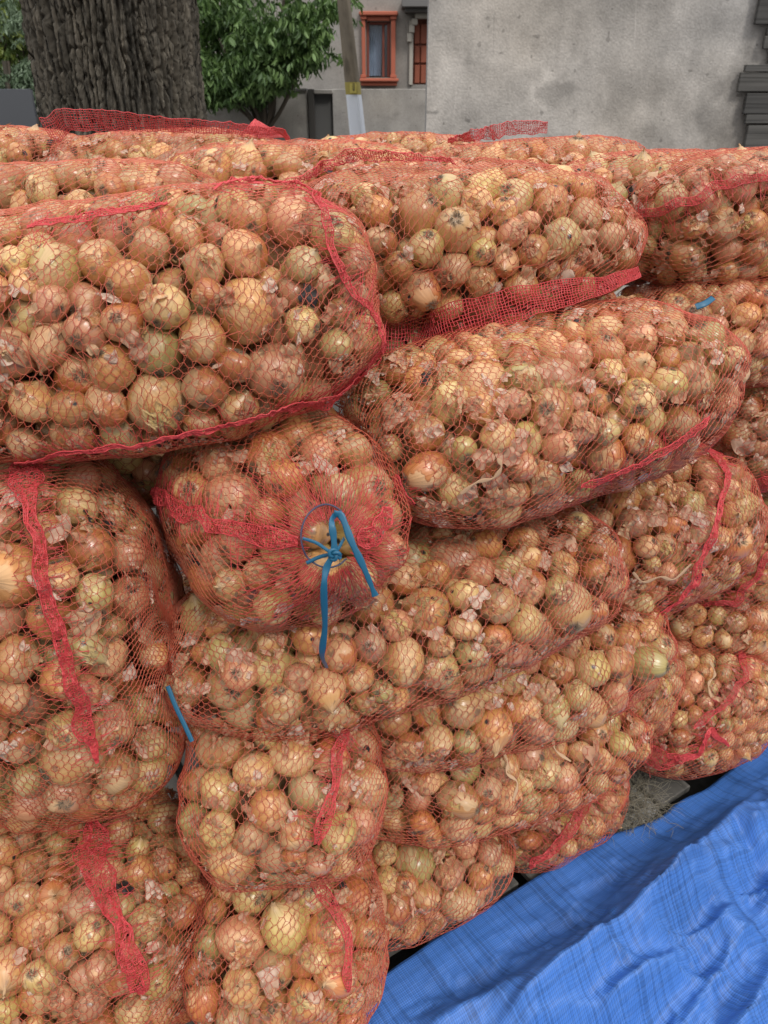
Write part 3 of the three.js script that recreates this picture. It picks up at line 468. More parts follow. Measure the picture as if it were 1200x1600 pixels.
{ // loose papery skins caught under the nets
  const R = rng(77), flakes = [0, 1, 2, 3].map((k) => gridGeo(7, 7, (u, v) => {
    const x = u * 2 - 1, y = v * 2 - 1, f = Math.atan2(y, x), d = Math.max(Math.abs(x), Math.abs(y)), edge = 0.75 + 0.35 * noise3(Math.cos(f) * 1.8 + k * 9, Math.sin(f) * 1.8, 2), l = Math.hypot(x, y) || 1;
    const X = x / l * d * edge, Y = y / l * d * edge * (k === 3 ? 0.35 : 0.75); return V(X, Y, 0.28 * (1 - X * X) - 0.3 * Y * Y + 0.3 * noise3(X * 2.5 + k * 5, Y * 2.5, 1) + 0.2 * noise3(X * 5, Y * 5, k));
  }));
  const cols = [[0.56, 0.32, 0.2], [0.6, 0.38, 0.26], [0.66, 0.48, 0.36], [0.48, 0.24, 0.13], [0.58, 0.36, 0.2]], spots = [];
  for (const s of SACKS) for (let q = 0; q < s.P.length; q++) if (R() < (s.key === 'tilted' ? 0.036 : 0.024)) { const p = s.P[q], n = s.N[q]; if (EYE.clone().sub(p).normalize().dot(n) < -0.1) continue; if (noise3(p.x * 9, p.y * 9, p.z * 9) < -0.25) continue; spots.push([p, n, s]); }
  const g = thing('loose_onion_skins', 'loose dry papery onion skins caught under the red nets', 'onion skins'); g.userData.kind = 'stuff';
  flakes.forEach((f, k) => {
    const l = spots.filter((_, i) => i % 4 === k), im = new THREE.InstancedMesh(f, phys(1, 1, 1, 0.6, { side: THREE.DoubleSide, transmission: 0.2, thickness: 0 }), l.length); im.name = 'skin_flakes'; im.userData.kind = 'stuff';
    l.forEach(([p, n, s], i) => { const q = new THREE.Quaternion().setFromUnitVectors(V(0, 0, 1), n).multiply(new THREE.Quaternion().setFromEuler(new THREE.Euler((R() - 0.5) * 0.7, (R() - 0.5) * 0.7, R() * 6.28))), z = 0.009 + 0.022 * R() * R() + (R() < 0.1 ? 0.01 : 0); im.setMatrixAt(i, new THREE.Matrix4().compose(p.clone().addScaledVector(n, -0.004 - 0.3 * z), q, V(z, z, z))); im.setColorAt(i, new THREE.Color().setRGB(...(R() < 0.014 ? [0.03, 0.025, 0.022] : cols[Math.floor(R() * 5)]))); });
    g.add(im);
  });
}
{ // skins peeling off single onions: ragged shells that stand a little off the bulb
  const R = rng(1234), shells = [0, 1, 2, 3, 4].map((k) => gridGeo(18, 8, (u, v) => {
    const f = u * Math.PI * 2, rag = 0.52 + 0.34 * noise3(Math.cos(f) * 1.5 + k * 6, Math.sin(f) * 1.5, k) + 0.24 * noise3(Math.cos(f) * 4.5, Math.sin(f) * 4.5 + k, 2), th = v * rag * (k > 2 ? 1.15 : 1), up = 1.02 + 0.16 * v * v * (0.5 + noise3(Math.cos(f) * 2, Math.sin(f) * 2 + k * 3, 4)) + 0.05 * noise3(Math.cos(f) * 6 * v, Math.sin(f) * 6 * v, k) + 0.03 * noise3(Math.cos(f) * 14 * v, Math.sin(f) * 14 * v, k + 3);
    return V(Math.sin(th) * Math.cos(f) * up * (k % 2 ? 0.6 : 1), Math.sin(th) * Math.sin(f) * up, Math.cos(th) * up);
  }, true)), cols = [[1.0, 0.95, 0.9], [1.1, 1.1, 1.15], [1.2, 1.2, 1.3], [0.85, 0.8, 0.75], [1.1, 1.05, 0.9]], l = ON.filter((o) => o.seen > 12 && R() < 0.55), g = thing('peeling_onion_skins', 'dry peeling outer skins standing off the onions', 'onion skins'); g.userData.kind = 'stuff';
  shells.forEach((f, k) => {
    const m = l.filter((_, i) => i % 5 === k), im = new THREE.InstancedMesh(f, phys(1, 1, 1, 0.55, { side: THREE.DoubleSide, transmission: 0.25, thickness: 0, map: skin[[3, 5, 0, 2, 3][k]].map, bumpMap: skin[1].bm, bumpScale: 0.003 }), m.length); im.name = 'skin_shells'; im.userData.kind = 'stuff';
    m.forEach((o, i) => { const p = V(o.x, o.y, o.z), d = EYE.clone().sub(p).normalize().multiplyScalar(0.8).add(V(R() * 2 - 1, R() * 2 - 1, R() * 2 - 1)).normalize(); im.setMatrixAt(i, new THREE.Matrix4().compose(p, new THREE.Quaternion().setFromUnitVectors(V(0, 0, 1), d).multiply(new THREE.Quaternion().setFromEuler(new THREE.Euler(0, 0, R() * 6.28))), o.sv3.clone().multiplyScalar(1.0))); im.setColorAt(i, new THREE.Color().setRGB(...cols[Math.floor(R() * 5)])); });
    g.add(im);
  });
}
[['a', [[838, 1100], [846, 1128], [862, 1150], [866, 1172], [890, 1190]], 'fourth_row'], ['a', [[988, 893], [1004, 908], [1030, 900], [1050, 904], [1078, 880]], 'seam_right'], ['a', [[783, 1170], [792, 1195], [790, 1208], [806, 1222], [800, 1250]], 'fourth_row'], ['a', [[1108, 1035], [1116, 1055], [1106, 1070], [1110, 1090]], 'small_onions'], ['a', [[720, 770], [745, 752], [770, 745], [782, 728], [776, 716]], 'tilted']].forEach(([, pts, key], k) => {
  const h = pts.map(([u, v]) => hit(byKey[key], u, v, 0.004)); tag(obj('dry_onion_leaf', strip(h.map((q) => q.p), h.map((q) => q.n), (b) => 0.0045 + 0.002 * Math.sin(b * 23), 0.001), phys(0.46, 0.29, 0.17, 0.85)), ['pale dry onion leaf curling over the fourth row sack, upper one', 'pale curled onion leaf strip left of the thick curved seam', 'pale dry onion leaf hanging in the fourth row sack, lower one', 'pale dry leaf strip among the small onions', 'pale dry onion leaf at the lower edge of the sloping sack'][k], 'dry leaf');
});

// ------------------------------------------------------------------ blue tarpaulin
{
  const edge = [[290, 1730], [395, 1640], [458, 1598], [540, 1545], [625, 1492], [745, 1420], [850, 1352], [900, 1312], [960, 1298], [1000, 1285], [1035, 1258], [1085, 1232], [1112, 1212], [1150, 1186], [1175, 1166], [1200, 1146], [1290, 1085], [1420, 1010]].map(([u, v]) => { const p = atY(u, v - 14, 0.118); p.y = 0; return p.addScaledVector(NIN, -0.03).addScaledVector(E, -0.02); });
  const cv = new THREE.CatmullRomCurve3(edge), out = NIN.clone().negate(), W = (u, v) => { const p = atY(u, v, 0.12); return [p.x, p.z]; };
  const folds = [ // ridge lines: points, height, half width (steep side, gentle side)
    [[[760, 1640], [860, 1560], [1015, 1440], [1100, 1345], [1190, 1240], [1260, 1150]], 0.085, 0.05, 0.12], [[[640, 1640], [760, 1580], [900, 1498], [985, 1420], [1050, 1330]], 0.035, 0.05, 0.09], [[[910, 1345], [980, 1310], [1060, 1262], [1120, 1220]], 0.024, 0.05, 0.06], [[[1040, 1640], [1110, 1540], [1160, 1470], [1230, 1370]], 0.08, 0.05, 0.11],
    [[[930, 1600], [1010, 1540], [1100, 1482], [1150, 1420]], 0.04, 0.04, 0.07], [[[1010, 1335], [1080, 1300], [1130, 1262], [1170, 1215]], 0.045, 0.04, 0.07], [[[560, 1590], [650, 1525], [760, 1450], [850, 1390]], 0.018, 0.03, 0.05], [[[1140, 1640], [1180, 1560], [1230, 1480]], 0.06, 0.05, 0.08], [[[1150, 1330], [1190, 1300], [1260, 1250]], 0.05, 0.05, 0.08], [[[740, 1500], [830, 1450], [930, 1370], [960, 1330]], 0.02, 0.03, 0.06],
  ].map(([l, h, a, b]) => [l.map(([u, v]) => W(u, v)), h, a, b]);
  const height = (x, z) => {
    let y = 0;
    for (const [l, h, a, b] of folds) {
      let bd = 1e9, sg = 1, bt = 0;
      for (let i = 0; i < l.length - 1; i++) { const [x0, z0] = l[i], [x1, z1] = l[i + 1], dx = x1 - x0, dz = z1 - z0, t = clamp(((x - x0) * dx + (z - z0) * dz) / (dx * dx + dz * dz)), d = Math.hypot(x - x0 - dx * t, z - z0 - dz * t); if (d < bd) { bd = d; sg = Math.sign(dx * (z - z0) - dz * (x - x0)); bt = (i + t) / (l.length - 1); } }
      const w = 0.8 * (sg > 0 ? b : a) * (0.85 + 0.3 * noise3(x * 6, z * 6, h * 100)); y += 1.7 * h * (0.7 + 0.5 * noise3(bt * 5, h * 90, 4)) * (0.6 * Math.exp(-bd / w * 1.1) + 0.4 * Math.exp(-((bd / w) ** 2))) * smooth(-0.05, 0.12, bt) * smooth(1.05, 0.85, bt);
    }
    const al = x * E.x + z * E.z, ac = x * NIN.x + z * NIN.z, wr = 1 - 2.2 * Math.abs(noise3(al * 4 + ac * 2, ac * 11, 2)), cr = Math.abs(noise3(al * 9 + ac * 4, ac * 27 + al * 6, 6)), c2 = Math.abs(noise3(al * 24 + ac * 16, ac * 22 - al * 10, 7));
    return y + 0.014 * wr + 0.018 * (1 - cr) ** 3 + 0.007 * (1 - c2) ** 4 + 0.004 * (1 - Math.abs(noise3(al * 30 - ac * 20, ac * 30 + al * 14, 9))) ** 5 + 0.002 * noise3(x * 90, z * 90, 3);
  };
  const sheet = (dy) => gridGeo(380, 290, (s, q) => { const e = cv.getPointAt(s), l = q * 1.9, x = e.x + out.x * l + 0.012 * noise3(s * 30, 1, 1) * (1 - q), z = e.z + out.z * l; const p = V(x, 0.02 + 0.112 * smooth(0.5, 0, l) + height(x, z) * smooth(0, 0.2, l) + dy, z); if (q === 0) p.y -= 0.012; p.u = (x * E.x + z * E.z) / 0.6; p.v = (x * NIN.x + z * NIN.z) / 0.6; return p; });
  const line = (t, n, s) => { const k = t * n, f = k - Math.floor(k), b = h3(Math.floor(k), s, 5); return (f < 0.28 ? 0.55 : 1) * (b > 0.86 ? 0.55 : b > 0.7 ? 0.8 : 1); };
  const map = tex(2048, 2048, (u, v) => { const a = line(u, 150, 3), b = line(v, 150, 9), k = 0.1 + 0.62 * a + 0.45 * b - 0.14 * smooth(0.55, 0.8, pfbm(u, v, 5, 5, 71, 4)), w = smooth(0.66, 0.78, pn(u * 40, v * 200, 40, 200, 8)) * 0.12; return [0.052 * k + 0.08 * w, 0.158 * k + 0.09 * w, 0.47 * k + 0.08 * w]; });
  const bm = tex(1024, 1024, (u, v) => 0.35 * Math.abs(Math.sin(u * Math.PI * 150)) + 0.35 * Math.abs(Math.sin(v * Math.PI * 150)) + 0.3 * pfbm(u, v, 12, 12, 75, 4), false);
  const t = thing('blue_tarpaulin', 'crumpled blue woven plastic tarpaulin spread on the ground at the lower right', 'tarpaulin');
  obj('sheet', sheet(0), phys(1, 1, 1, 0.46, { map, bumpMap: bm, bumpScale: 0.0008, side: THREE.DoubleSide, specularIntensity: 0.7 }), t);
  const hemPts = []; for (let i = 0; i <= 60; i++) { const e = cv.getPointAt(i / 60); hemPts.push(V(e.x + out.x * 0.006, 0.03, e.z + out.z * 0.006)); }
}
// ------------------------------------------------------------------ scraps between pile and tarp
{
  const R = rng(9), c = atY(966, 1252, 0.12), th = new Threads();
  for (let i = 0; i < 760; i++) {
    let a = c.clone().add(V((R() - 0.5) * 0.17, -0.06 + R() * 0.08, (R() - 0.5) * 0.17)).addScaledVector(E, (R() - 0.5) * 0.05), d = V(R() - 0.5, 0.35 + R() * 0.4, R() - 0.4).normalize();
    for (let k = 0; k < 6; k++) { const b = a.clone().addScaledVector(d, 0.011 + 0.006 * R()); th.seg(a, b, V(0, 0.3, 1), 0.00075 - k * 0.00008); a = b; d.add(V((R() - 0.5) * 0.8, -0.22 + (R() - 0.5) * 0.5, (R() - 0.5) * 0.8)).normalize(); }
  }
  tag(th.build('dry_root_clump', mat(0.3, 0.27, 0.2, 0.9), scene), 'grey clump of dry grass roots between the sacks and the tarp edge', 'dry roots');
  const p = atY(1018, 1222, 0.09), sl = thing('grey_plank', 'pale grey plank end lying under the sack of small onions', 'plank', [p.x, 0, p.z]); sl.rotation.y = 0.9; obj('board', box(-0.25, 0.09, 0.06, 0.1, -0.045, 0.045, 0.004), mat(0.42, 0.41, 0.39, 0.9, { bumpMap: woodT, bumpScale: 0.003 }), sl);
  const w = atY(1156, 1165, 0.1), wd = thing('green_weed', 'small green weed leaf at the tarp corner beside the lowest right sack', 'weed', [w.x, w.y - 0.06, w.z]);
  for (let k = 0; k < 5; k++) { const f = k * 1.4, g = gridGeo(4, 8, (u, v) => { const x = (u - 0.5) * 0.03 * Math.sin(v * Math.PI) * (1 + 0.3 * Math.sin(v * 25)), l = v * 0.07; return V(x * Math.cos(f) + l * Math.sin(f) * 0.5, l * 0.9 - 0.3 * l * v, -x * Math.sin(f) + l * Math.cos(f) * 0.5 + Math.abs(u - 0.5) * 0.01); }); obj('leaf', g, phys(0.05, 0.17, 0.03, 0.6, { side: THREE.DoubleSide }), wd); }
}

// ------------------------------------------------------------------ tree trunk behind the pile
{
  const Z = -4, px = (u, v) => atZ(u, v, Z), L0 = px(46, 0), R0 = px(294, 0), L1 = px(83, 200), R1 = px(310, 200), yT = L0.y, yB = L1.y;
  const cx = (y) => lerp((L1.x + R1.x) / 2, (L0.x + R0.x) / 2, (y - yB) / (yT - yB)), rad = (y) => Math.max(0.12, lerp((R1.x - L1.x) / 2, (R0.x - L0.x) / 2, Math.min(1.6, (y - yB) / (yT - yB))) * (y > yT ? 1 : 1) + Math.max(0, 0.7 - y) ** 2 * 0.35);
  const c0 = cx(0), bark = (f, y) => {
    const X = Math.cos(f), Zc = Math.sin(f), wob = 0.07 * noise3(X * 3, y * 3.2, Zc * 3) + 0.035 * noise3(X * 9, y * 9, Zc * 9) + 0.012 * noise3(X * 30, y * 26, Zc * 30), f2 = f + wob; let d = 0;
    const cell = (nf, ny, sd) => { const gx = f2 / (2 * Math.PI) * nf, gy = y * ny + 0.5 * (Math.floor(gx) % 2) + 0.8 * noise3(X * 7, y * 3, Zc * 7), a = Math.abs(gx - Math.floor(gx) - 0.5) * 2, i = Math.floor(gx) % nf, yo = gy + h3(i, 2, sd) * 3, b = Math.abs(yo - Math.floor(yo) - 0.5) * 2; return [1 - smooth(0.35, 0.85, a), 1 - 0.55 * smooth(0.75, 1, b), h3(i, Math.floor(yo), sd)]; };
    const [a, b, r] = cell(72, 6.5, 7), [a2, b2, r2] = cell(170, 20, 9); d = (0.6 + 0.4 * r) * a * b * 0.7 + 0.3 * a2 * b2 * (0.5 + 0.5 * r2);
    return 0.062 * Math.pow(clamp(d, 0, 1), 0.7) - 0.035 + 0.007 * noise3(X * 30, y * 12, Zc * 30) + 0.006 * noise3(X * 75, y * 22, Zc * 75) + 0.02 * noise3(X * 2, y * 1.3, Zc * 2);
  };
  const mk = (y0, y1, nv, nu) => gridGeo(nu, nv, (u, v) => { const f = u * Math.PI * 2, y = lerp(y0, y1, v), r = rad(y) + bark(f, y); const q = V(cx(Math.min(y, 2.4)) + Math.cos(f) * r, y, Z + Math.sin(f) * r - 0.02); q.u = u * 6; q.v = y; return q; }, true);
  const t = thing('tree', 'thick old tree trunk with deeply furrowed dark bark behind the pile', 'tree');
  const bb = tex(512, 512, (u, v) => 0.6 * pfbm(u, v, 40, 16, 81, 4) + 0.4 * pn(u * 120, v * 50, 120, 50, 83), false);
  const bt = tex(256, 256, (u, v) => { const n = pfbm(u, v, 14, 5, 61, 5), l = pfbm(u, v, 5, 4, 66, 4), k = 0.02 + 0.1 * n * n * 1.6; return [k * 1.1 + 0.03 * l, k * 0.95 + 0.026 * l, k * 0.73 + 0.019 * l]; });
  obj('trunk', mk(0.9, 2.5, 270, 660), mat(1, 1, 1, 0.92, { map: bt, bumpMap: bb, bumpScale: 0.016 }), t);
  obj('trunk_base', mk(-0.05, 0.9, 40, 200), mat(1, 1, 1, 0.92, { map: bt }), t); obj('upper_trunk', mk(2.5, 5.5, 60, 200), mat(1, 1, 1, 0.92, { map: bt }), t);
}
// ------------------------------------------------------------------ leafy trees
const leafGeo = gridGeo(4, 8, (u, v) => { const w = 0.17 * Math.pow(Math.sin(Math.PI * Math.pow(v, 0.8)), 0.9) * (u - 0.5) * 2; return V(w, -v, Math.abs(w) * 0.4 - 0.25 * v * v); });
function leafTree(name, label, cat, base, blobs, n, size, tones, seed, trunkR) {
  const R = rng(seed), t = thing(name, label, cat, base.toArray()), m4 = new THREE.Matrix4();
  const main = blobs[0].p.clone().sub(base), limb = (a, b, r0, r1) => gridGeo(8, 8, (u, v) => { const c = a.clone().lerp(b, v), r = lerp(r0, r1, v), f = u * 6.2832; c.x += 0.05 * Math.sin(v * 5); return c.add(V(Math.cos(f) * r, 0, Math.sin(f) * r)); }, true);
  obj('trunk', limb(V(0, 0, 0), V(main.x * 0.7, main.y, main.z * 0.7), trunkR, trunkR * 0.45), mat(0.07, 0.06, 0.045, 0.9), t);
  blobs.forEach((b) => obj('limb', limb(V(main.x * 0.35, main.y * 0.5, main.z * 0.35), b.p.clone().sub(base), trunkR * 0.4, 0.015), mat(0.1, 0.08, 0.06, 0.9), t));
  tones.forEach((c, k) => {
    const cnt = Math.floor(n / tones.length), im = new THREE.InstancedMesh(leafGeo, phys(...c, 0.55, { side: THREE.DoubleSide, transmission: 0.3, thickness: 0 }), cnt); im.name = 'crown'; im.userData.kind = 'stuff'; let i = 0;
    while (i < cnt) {
      const b = blobs[Math.floor(R() * blobs.length)], d = V(R() * 2 - 1, R() * 2 - 1, R() * 2 - 1); if (d.length() > 1) continue; d.normalize().multiplyScalar(Math.pow(R(), 0.4)); const c0 = b.p.clone().add(V(d.x * b.r, d.y * b.r * 0.85, d.z * b.r)); if (noise3(c0.x * 2.4, c0.y * 2.4, c0.z * 2.4) < -0.12) continue;
      const spray = 5 + Math.floor(R() * 6), az = R() * 6.28;
      for (let s = 0; s < spray && i < cnt; s++) { const q = new THREE.Quaternion().setFromEuler(new THREE.Euler((R() - 0.3) * 2.0, az + (s % 2 ? 1.2 : -1.2) + R() * 0.9, (R() - 0.5) * 1.9)), z = size * (0.7 + 0.6 * R()); im.setMatrixAt(i++, m4.compose(c0.clone().sub(base).add(V(Math.cos(az) * s * size * 0.3, -s * size * 0.12, Math.sin(az) * s * size * 0.3)), q, V(z, z, z))); }
    }
    t.add(im);
  });
}
{
  const b = (u, v, z, r) => ({ p: atZ(u, v, z), r });
  const g = atZ(400, 100, -9.5); g.y = 0;
  leafTree('leafy_tree', 'green tree with drooping narrow leaves right of the trunk, in front of the house', 'tree', g, [b(400, 20, -9.3, 0.62), b(350, 60, -9.2, 0.55), b(330, 110, -9.2, 0.33), b(440, 55, -9.1, 0.5), b(492, 52, -9.0, 0.33), b(400, 95, -9.2, 0.4), b(425, 105, -9.2, 0.26), b(350, -60, -9.5, 0.8), b(460, -60, -9.4, 0.7), b(510, 20, -9.1, 0.26), b(320, 30, -9.6, 0.5), b(375, 122, -9.3, 0.26), b(335, 128, -9.3, 0.22), b(440, 98, -9.3, 0.22)], 26000, 0.078, [[0.11, 0.2, 0.05], [0.17, 0.28, 0.08], [0.07, 0.14, 0.035]], 5, 0.07);
  const g2 = atZ(0, 100, -9.5); g2.y = 0;
  leafTree('garden_bush', 'grey-green leafy bush above the grey fence at the far left', 'bush', g2, [b(20, 95, -9.5, 0.42), b(-40, 60, -9.6, 0.7), b(55, 70, -9.6, 0.4), b(20, 130, -9.4, 0.3), b(80, 110, -9.5, 0.4)], 9000, 0.06, [[0.12, 0.18, 0.1], [0.17, 0.24, 0.14]], 6, 0.06);
  const g3 = atZ(0, 60, -13); g3.y = 0;
  leafTree('distant_tree', 'yellow-green tree at the top left corner behind the bush', 'tree', g3, [b(0, 0, -13, 0.9), b(40, 20, -13, 0.8), b(70, -40, -13, 1), b(-40, 60, -13, 0.9), b(60, 60, -13.3, 0.8), b(20, 100, -13.3, 0.8)], 9000, 0.11, [[0.22, 0.28, 0.05], [0.13, 0.2, 0.05]], 8, 0.12);
}
// ------------------------------------------------------------------ plaster walls, fence, house, pole, boards
const plaster = (s, lo, hi, w = 1024) => {
  const q = rng(s), marks = Array.from({ length: 26 }, () => [q(), q(), 0.03 + 0.1 * q(), (q() - 0.5) * 0.015, q() < 0.7 ? 1 : -1]);
  return tex(w, w, (u, v) => {
    const a = pfbm(u, v, 3, 3, s, 6), b = pfbm(u, v, 7, 9, s + 20, 5), st = pfbm(u, v, 40, 5, s + 40, 3), gr = pn(u * 300, v * 300, 300, 300, s + 3), pit = pfbm(u, v, 60, 60, s + 9, 2);
    let k = lerp(lo, hi, clamp(0.52 + 1.6 * (a - 0.5) + 0.3 * (st - 0.5) + 0.8 * (pfbm(u, v, 18, 18, s + 50, 4) - 0.5))) * (0.88 + 0.22 * gr); k *= 0.86 + 0.3 * pfbm(u, v, 11, 11, s + 90, 4); k *= 1 - 0.34 * smooth(0.52, 0.7, b) * smooth(0.42, 0.58, pfbm(u, v, 4, 4, s + 80, 3)); k *= 1 - 0.35 * smooth(0.83, 0.88, pit);
    for (const [x, y, l, sl, sg] of marks) if (v > y && v < y + l && Math.abs(u - x - (v - y) * sl / l * 2) < 0.0013) k += 0.07 * sg * Math.sin((v - y) / l * Math.PI);
    const warm = pfbm(u, v, 4, 4, s + 60, 3); return [k * (1.02 + 0.08 * warm), k * 0.985, k * (0.92 - 0.1 * (warm - 0.3))];
  });
};
{
  const Z = -5.2, x0 = atZ(668, 100, Z).x, x1 = x0 + 4.6, pl = plaster(201, 0.25, 0.58), bm = tex(512, 512, (u, v) => 0.6 * pfbm(u, v, 20, 20, 301, 5) + 0.4 * pn(u * 170, v * 170, 170, 170, 7), false);
  pl.repeat.set(1 / 2.6, 1 / 2.6); bm.repeat.set(1 / 1.3, 1 / 1.3); pl.offset.set(0.17, 0.3);
  const b = thing('plaster_building', 'grey building wall with stained rough plaster behind the right half of the pile', 'building');
  const g = new THREE.PlaneGeometry(x1 - x0, 4.2, 120, 110), p = g.attributes.position, uv = g.attributes.uv; for (let i = 0; i < p.count; i++) { const x = p.getX(i), y = p.getY(i); p.setZ(i, 0.012 * noise3(x * 2, y * 2, 1) + 0.005 * noise3(x * 9, y * 9, 2)); uv.setXY(i, x, y); } g.computeVertexNormals();
  obj('plaster_face', g.translate((x0 + x1) / 2, 2.1, Z), mat(1, 1, 1, 0.95, { map: pl, bumpMap: bm, bumpScale: 0.003 }), b);
  obj('wall', box(x0 + 0.004, x1, 0, 4.19, Z - 0.24, Z - 0.03), mat(0.3, 0.29, 0.28, 0.95), b);
  // weathered boards at the right end of the wall
  const bd = thing('board_stack', 'dark weathered boards fixed on the right end of the plaster wall', 'boards');
  [[1193, -30, 38, 0], [1200, 43, 55, 1], [1196, 56, 76, 1], [1204, 78, 98, 2], [1166, 101, 112, 0], [1158, 113, 143, 1], [1168, 146, 178, 0], [1167, 179, 193, 0], [1170, 196, 240, 0], [1165, 242, 290, 0]].forEach(([u, v0, v1, k], i) => {
    const zf = Z + 0.05 - 0.007 * k, a = atZ(u, v0, zf), c = atZ(u, v1, zf); const g = box(a.x, a.x + 1.3, c.y, a.y, Z + 0.02, zf, 0.004); const q = g.attributes.position, w = g.attributes.uv; for (let n = 0; n < q.count; n++) w.setXY(n, q.getY(n) * 2.3 + i * 0.31, q.getX(n) * 0.8); obj('board', g, mat(0.52 + 0.12 * (i % 3), 0.54 + 0.12 * (i % 3), 0.58 + 0.12 * (i % 3), 0.9, { map: woodT, bumpMap: woodT, bumpScale: 0.006 }), bd);
  });
}
{ // grey concrete fence and its posts
  const Z = -9.8, f = thing('concrete_fence', 'grey concrete panel fence between the trunk and the plaster wall', 'fence'), pl = plaster(410, 0.22, 0.38, 512); pl.repeat.set(0.5, 0.5); const m = mat(1, 1, 1, 0.95, { map: pl });
  const wall = (u0, u1, v0, dz) => { const a = atZ(u0, v0, Z + dz), c = atZ(u1, v0, Z + dz), g = box(a.x, c.x, 0, a.y, Z + dz - 0.12, Z + dz, 0.006); const q = g.attributes.position, w = g.attributes.uv; for (let n = 0; n < q.count; n++) w.setXY(n, q.getX(n), q.getY(n)); return g; };
  obj('panel', wall(180, 480, 141, 0), m, f); obj('panel', wall(519, 700, 139, 0.02), m, f); obj('post', wall(480.5, 490, 139, 0.05), mat(0.055, 0.05, 0.045, 0.9), f); obj('gate_post', wall(490.5, 518.5, 146, -0.03), mat(0.1, 0.098, 0.095, 0.9), f);
  obj('post_cap', wall(488, 522, 139, 0.06).scale(1, 1, 1).translate(0, 0, 0), m, f).geometry = (() => { const a = atZ(490, 139.5, Z + 0.06), c = atZ(520, 147, Z + 0.06); return box(a.x, c.x, c.y, a.y, Z - 0.1, Z + 0.06, 0.01); })();
  obj('coping', (() => { const a = atZ(180, 139.5, Z), c = atZ(479.5, 142.5, Z); return box(a.x, c.x, c.y + 0.004, a.y + 0.01, Z - 0.15, Z + 0.03, 0.005); })(), mat(0.12, 0.115, 0.11, 0.9), f);
  const Z2 = -7.5, g = thing('sheet_fence', 'smooth blue-grey fence at the far left behind the pile', 'fence'), P = (u0, u1, v0, v1, d, mm, n) => { const a = atZ(u0, v0, Z2 + d), c = atZ(u1, v1, Z2 + d); obj(n, box(a.x, c.x, Math.max(0, c.y), a.y, Z2 + d - 0.05, Z2 + d, 0.004), mm, g); };
  P(-160, 46, 147, 460, 0, mat(0.12, 0.125, 0.14, 0.6), 'panel'); P(47, 56, 139, 460, 0.03, mat(0.09, 0.095, 0.105, 0.6), 'post'); P(57, 130, 145, 460, -0.01, mat(0.14, 0.145, 0.16, 0.6), 'panel'); P(-160, 46, 143, 146.6, 0.02, mat(0.08, 0.085, 0.095, 0.6), 'rail');
}
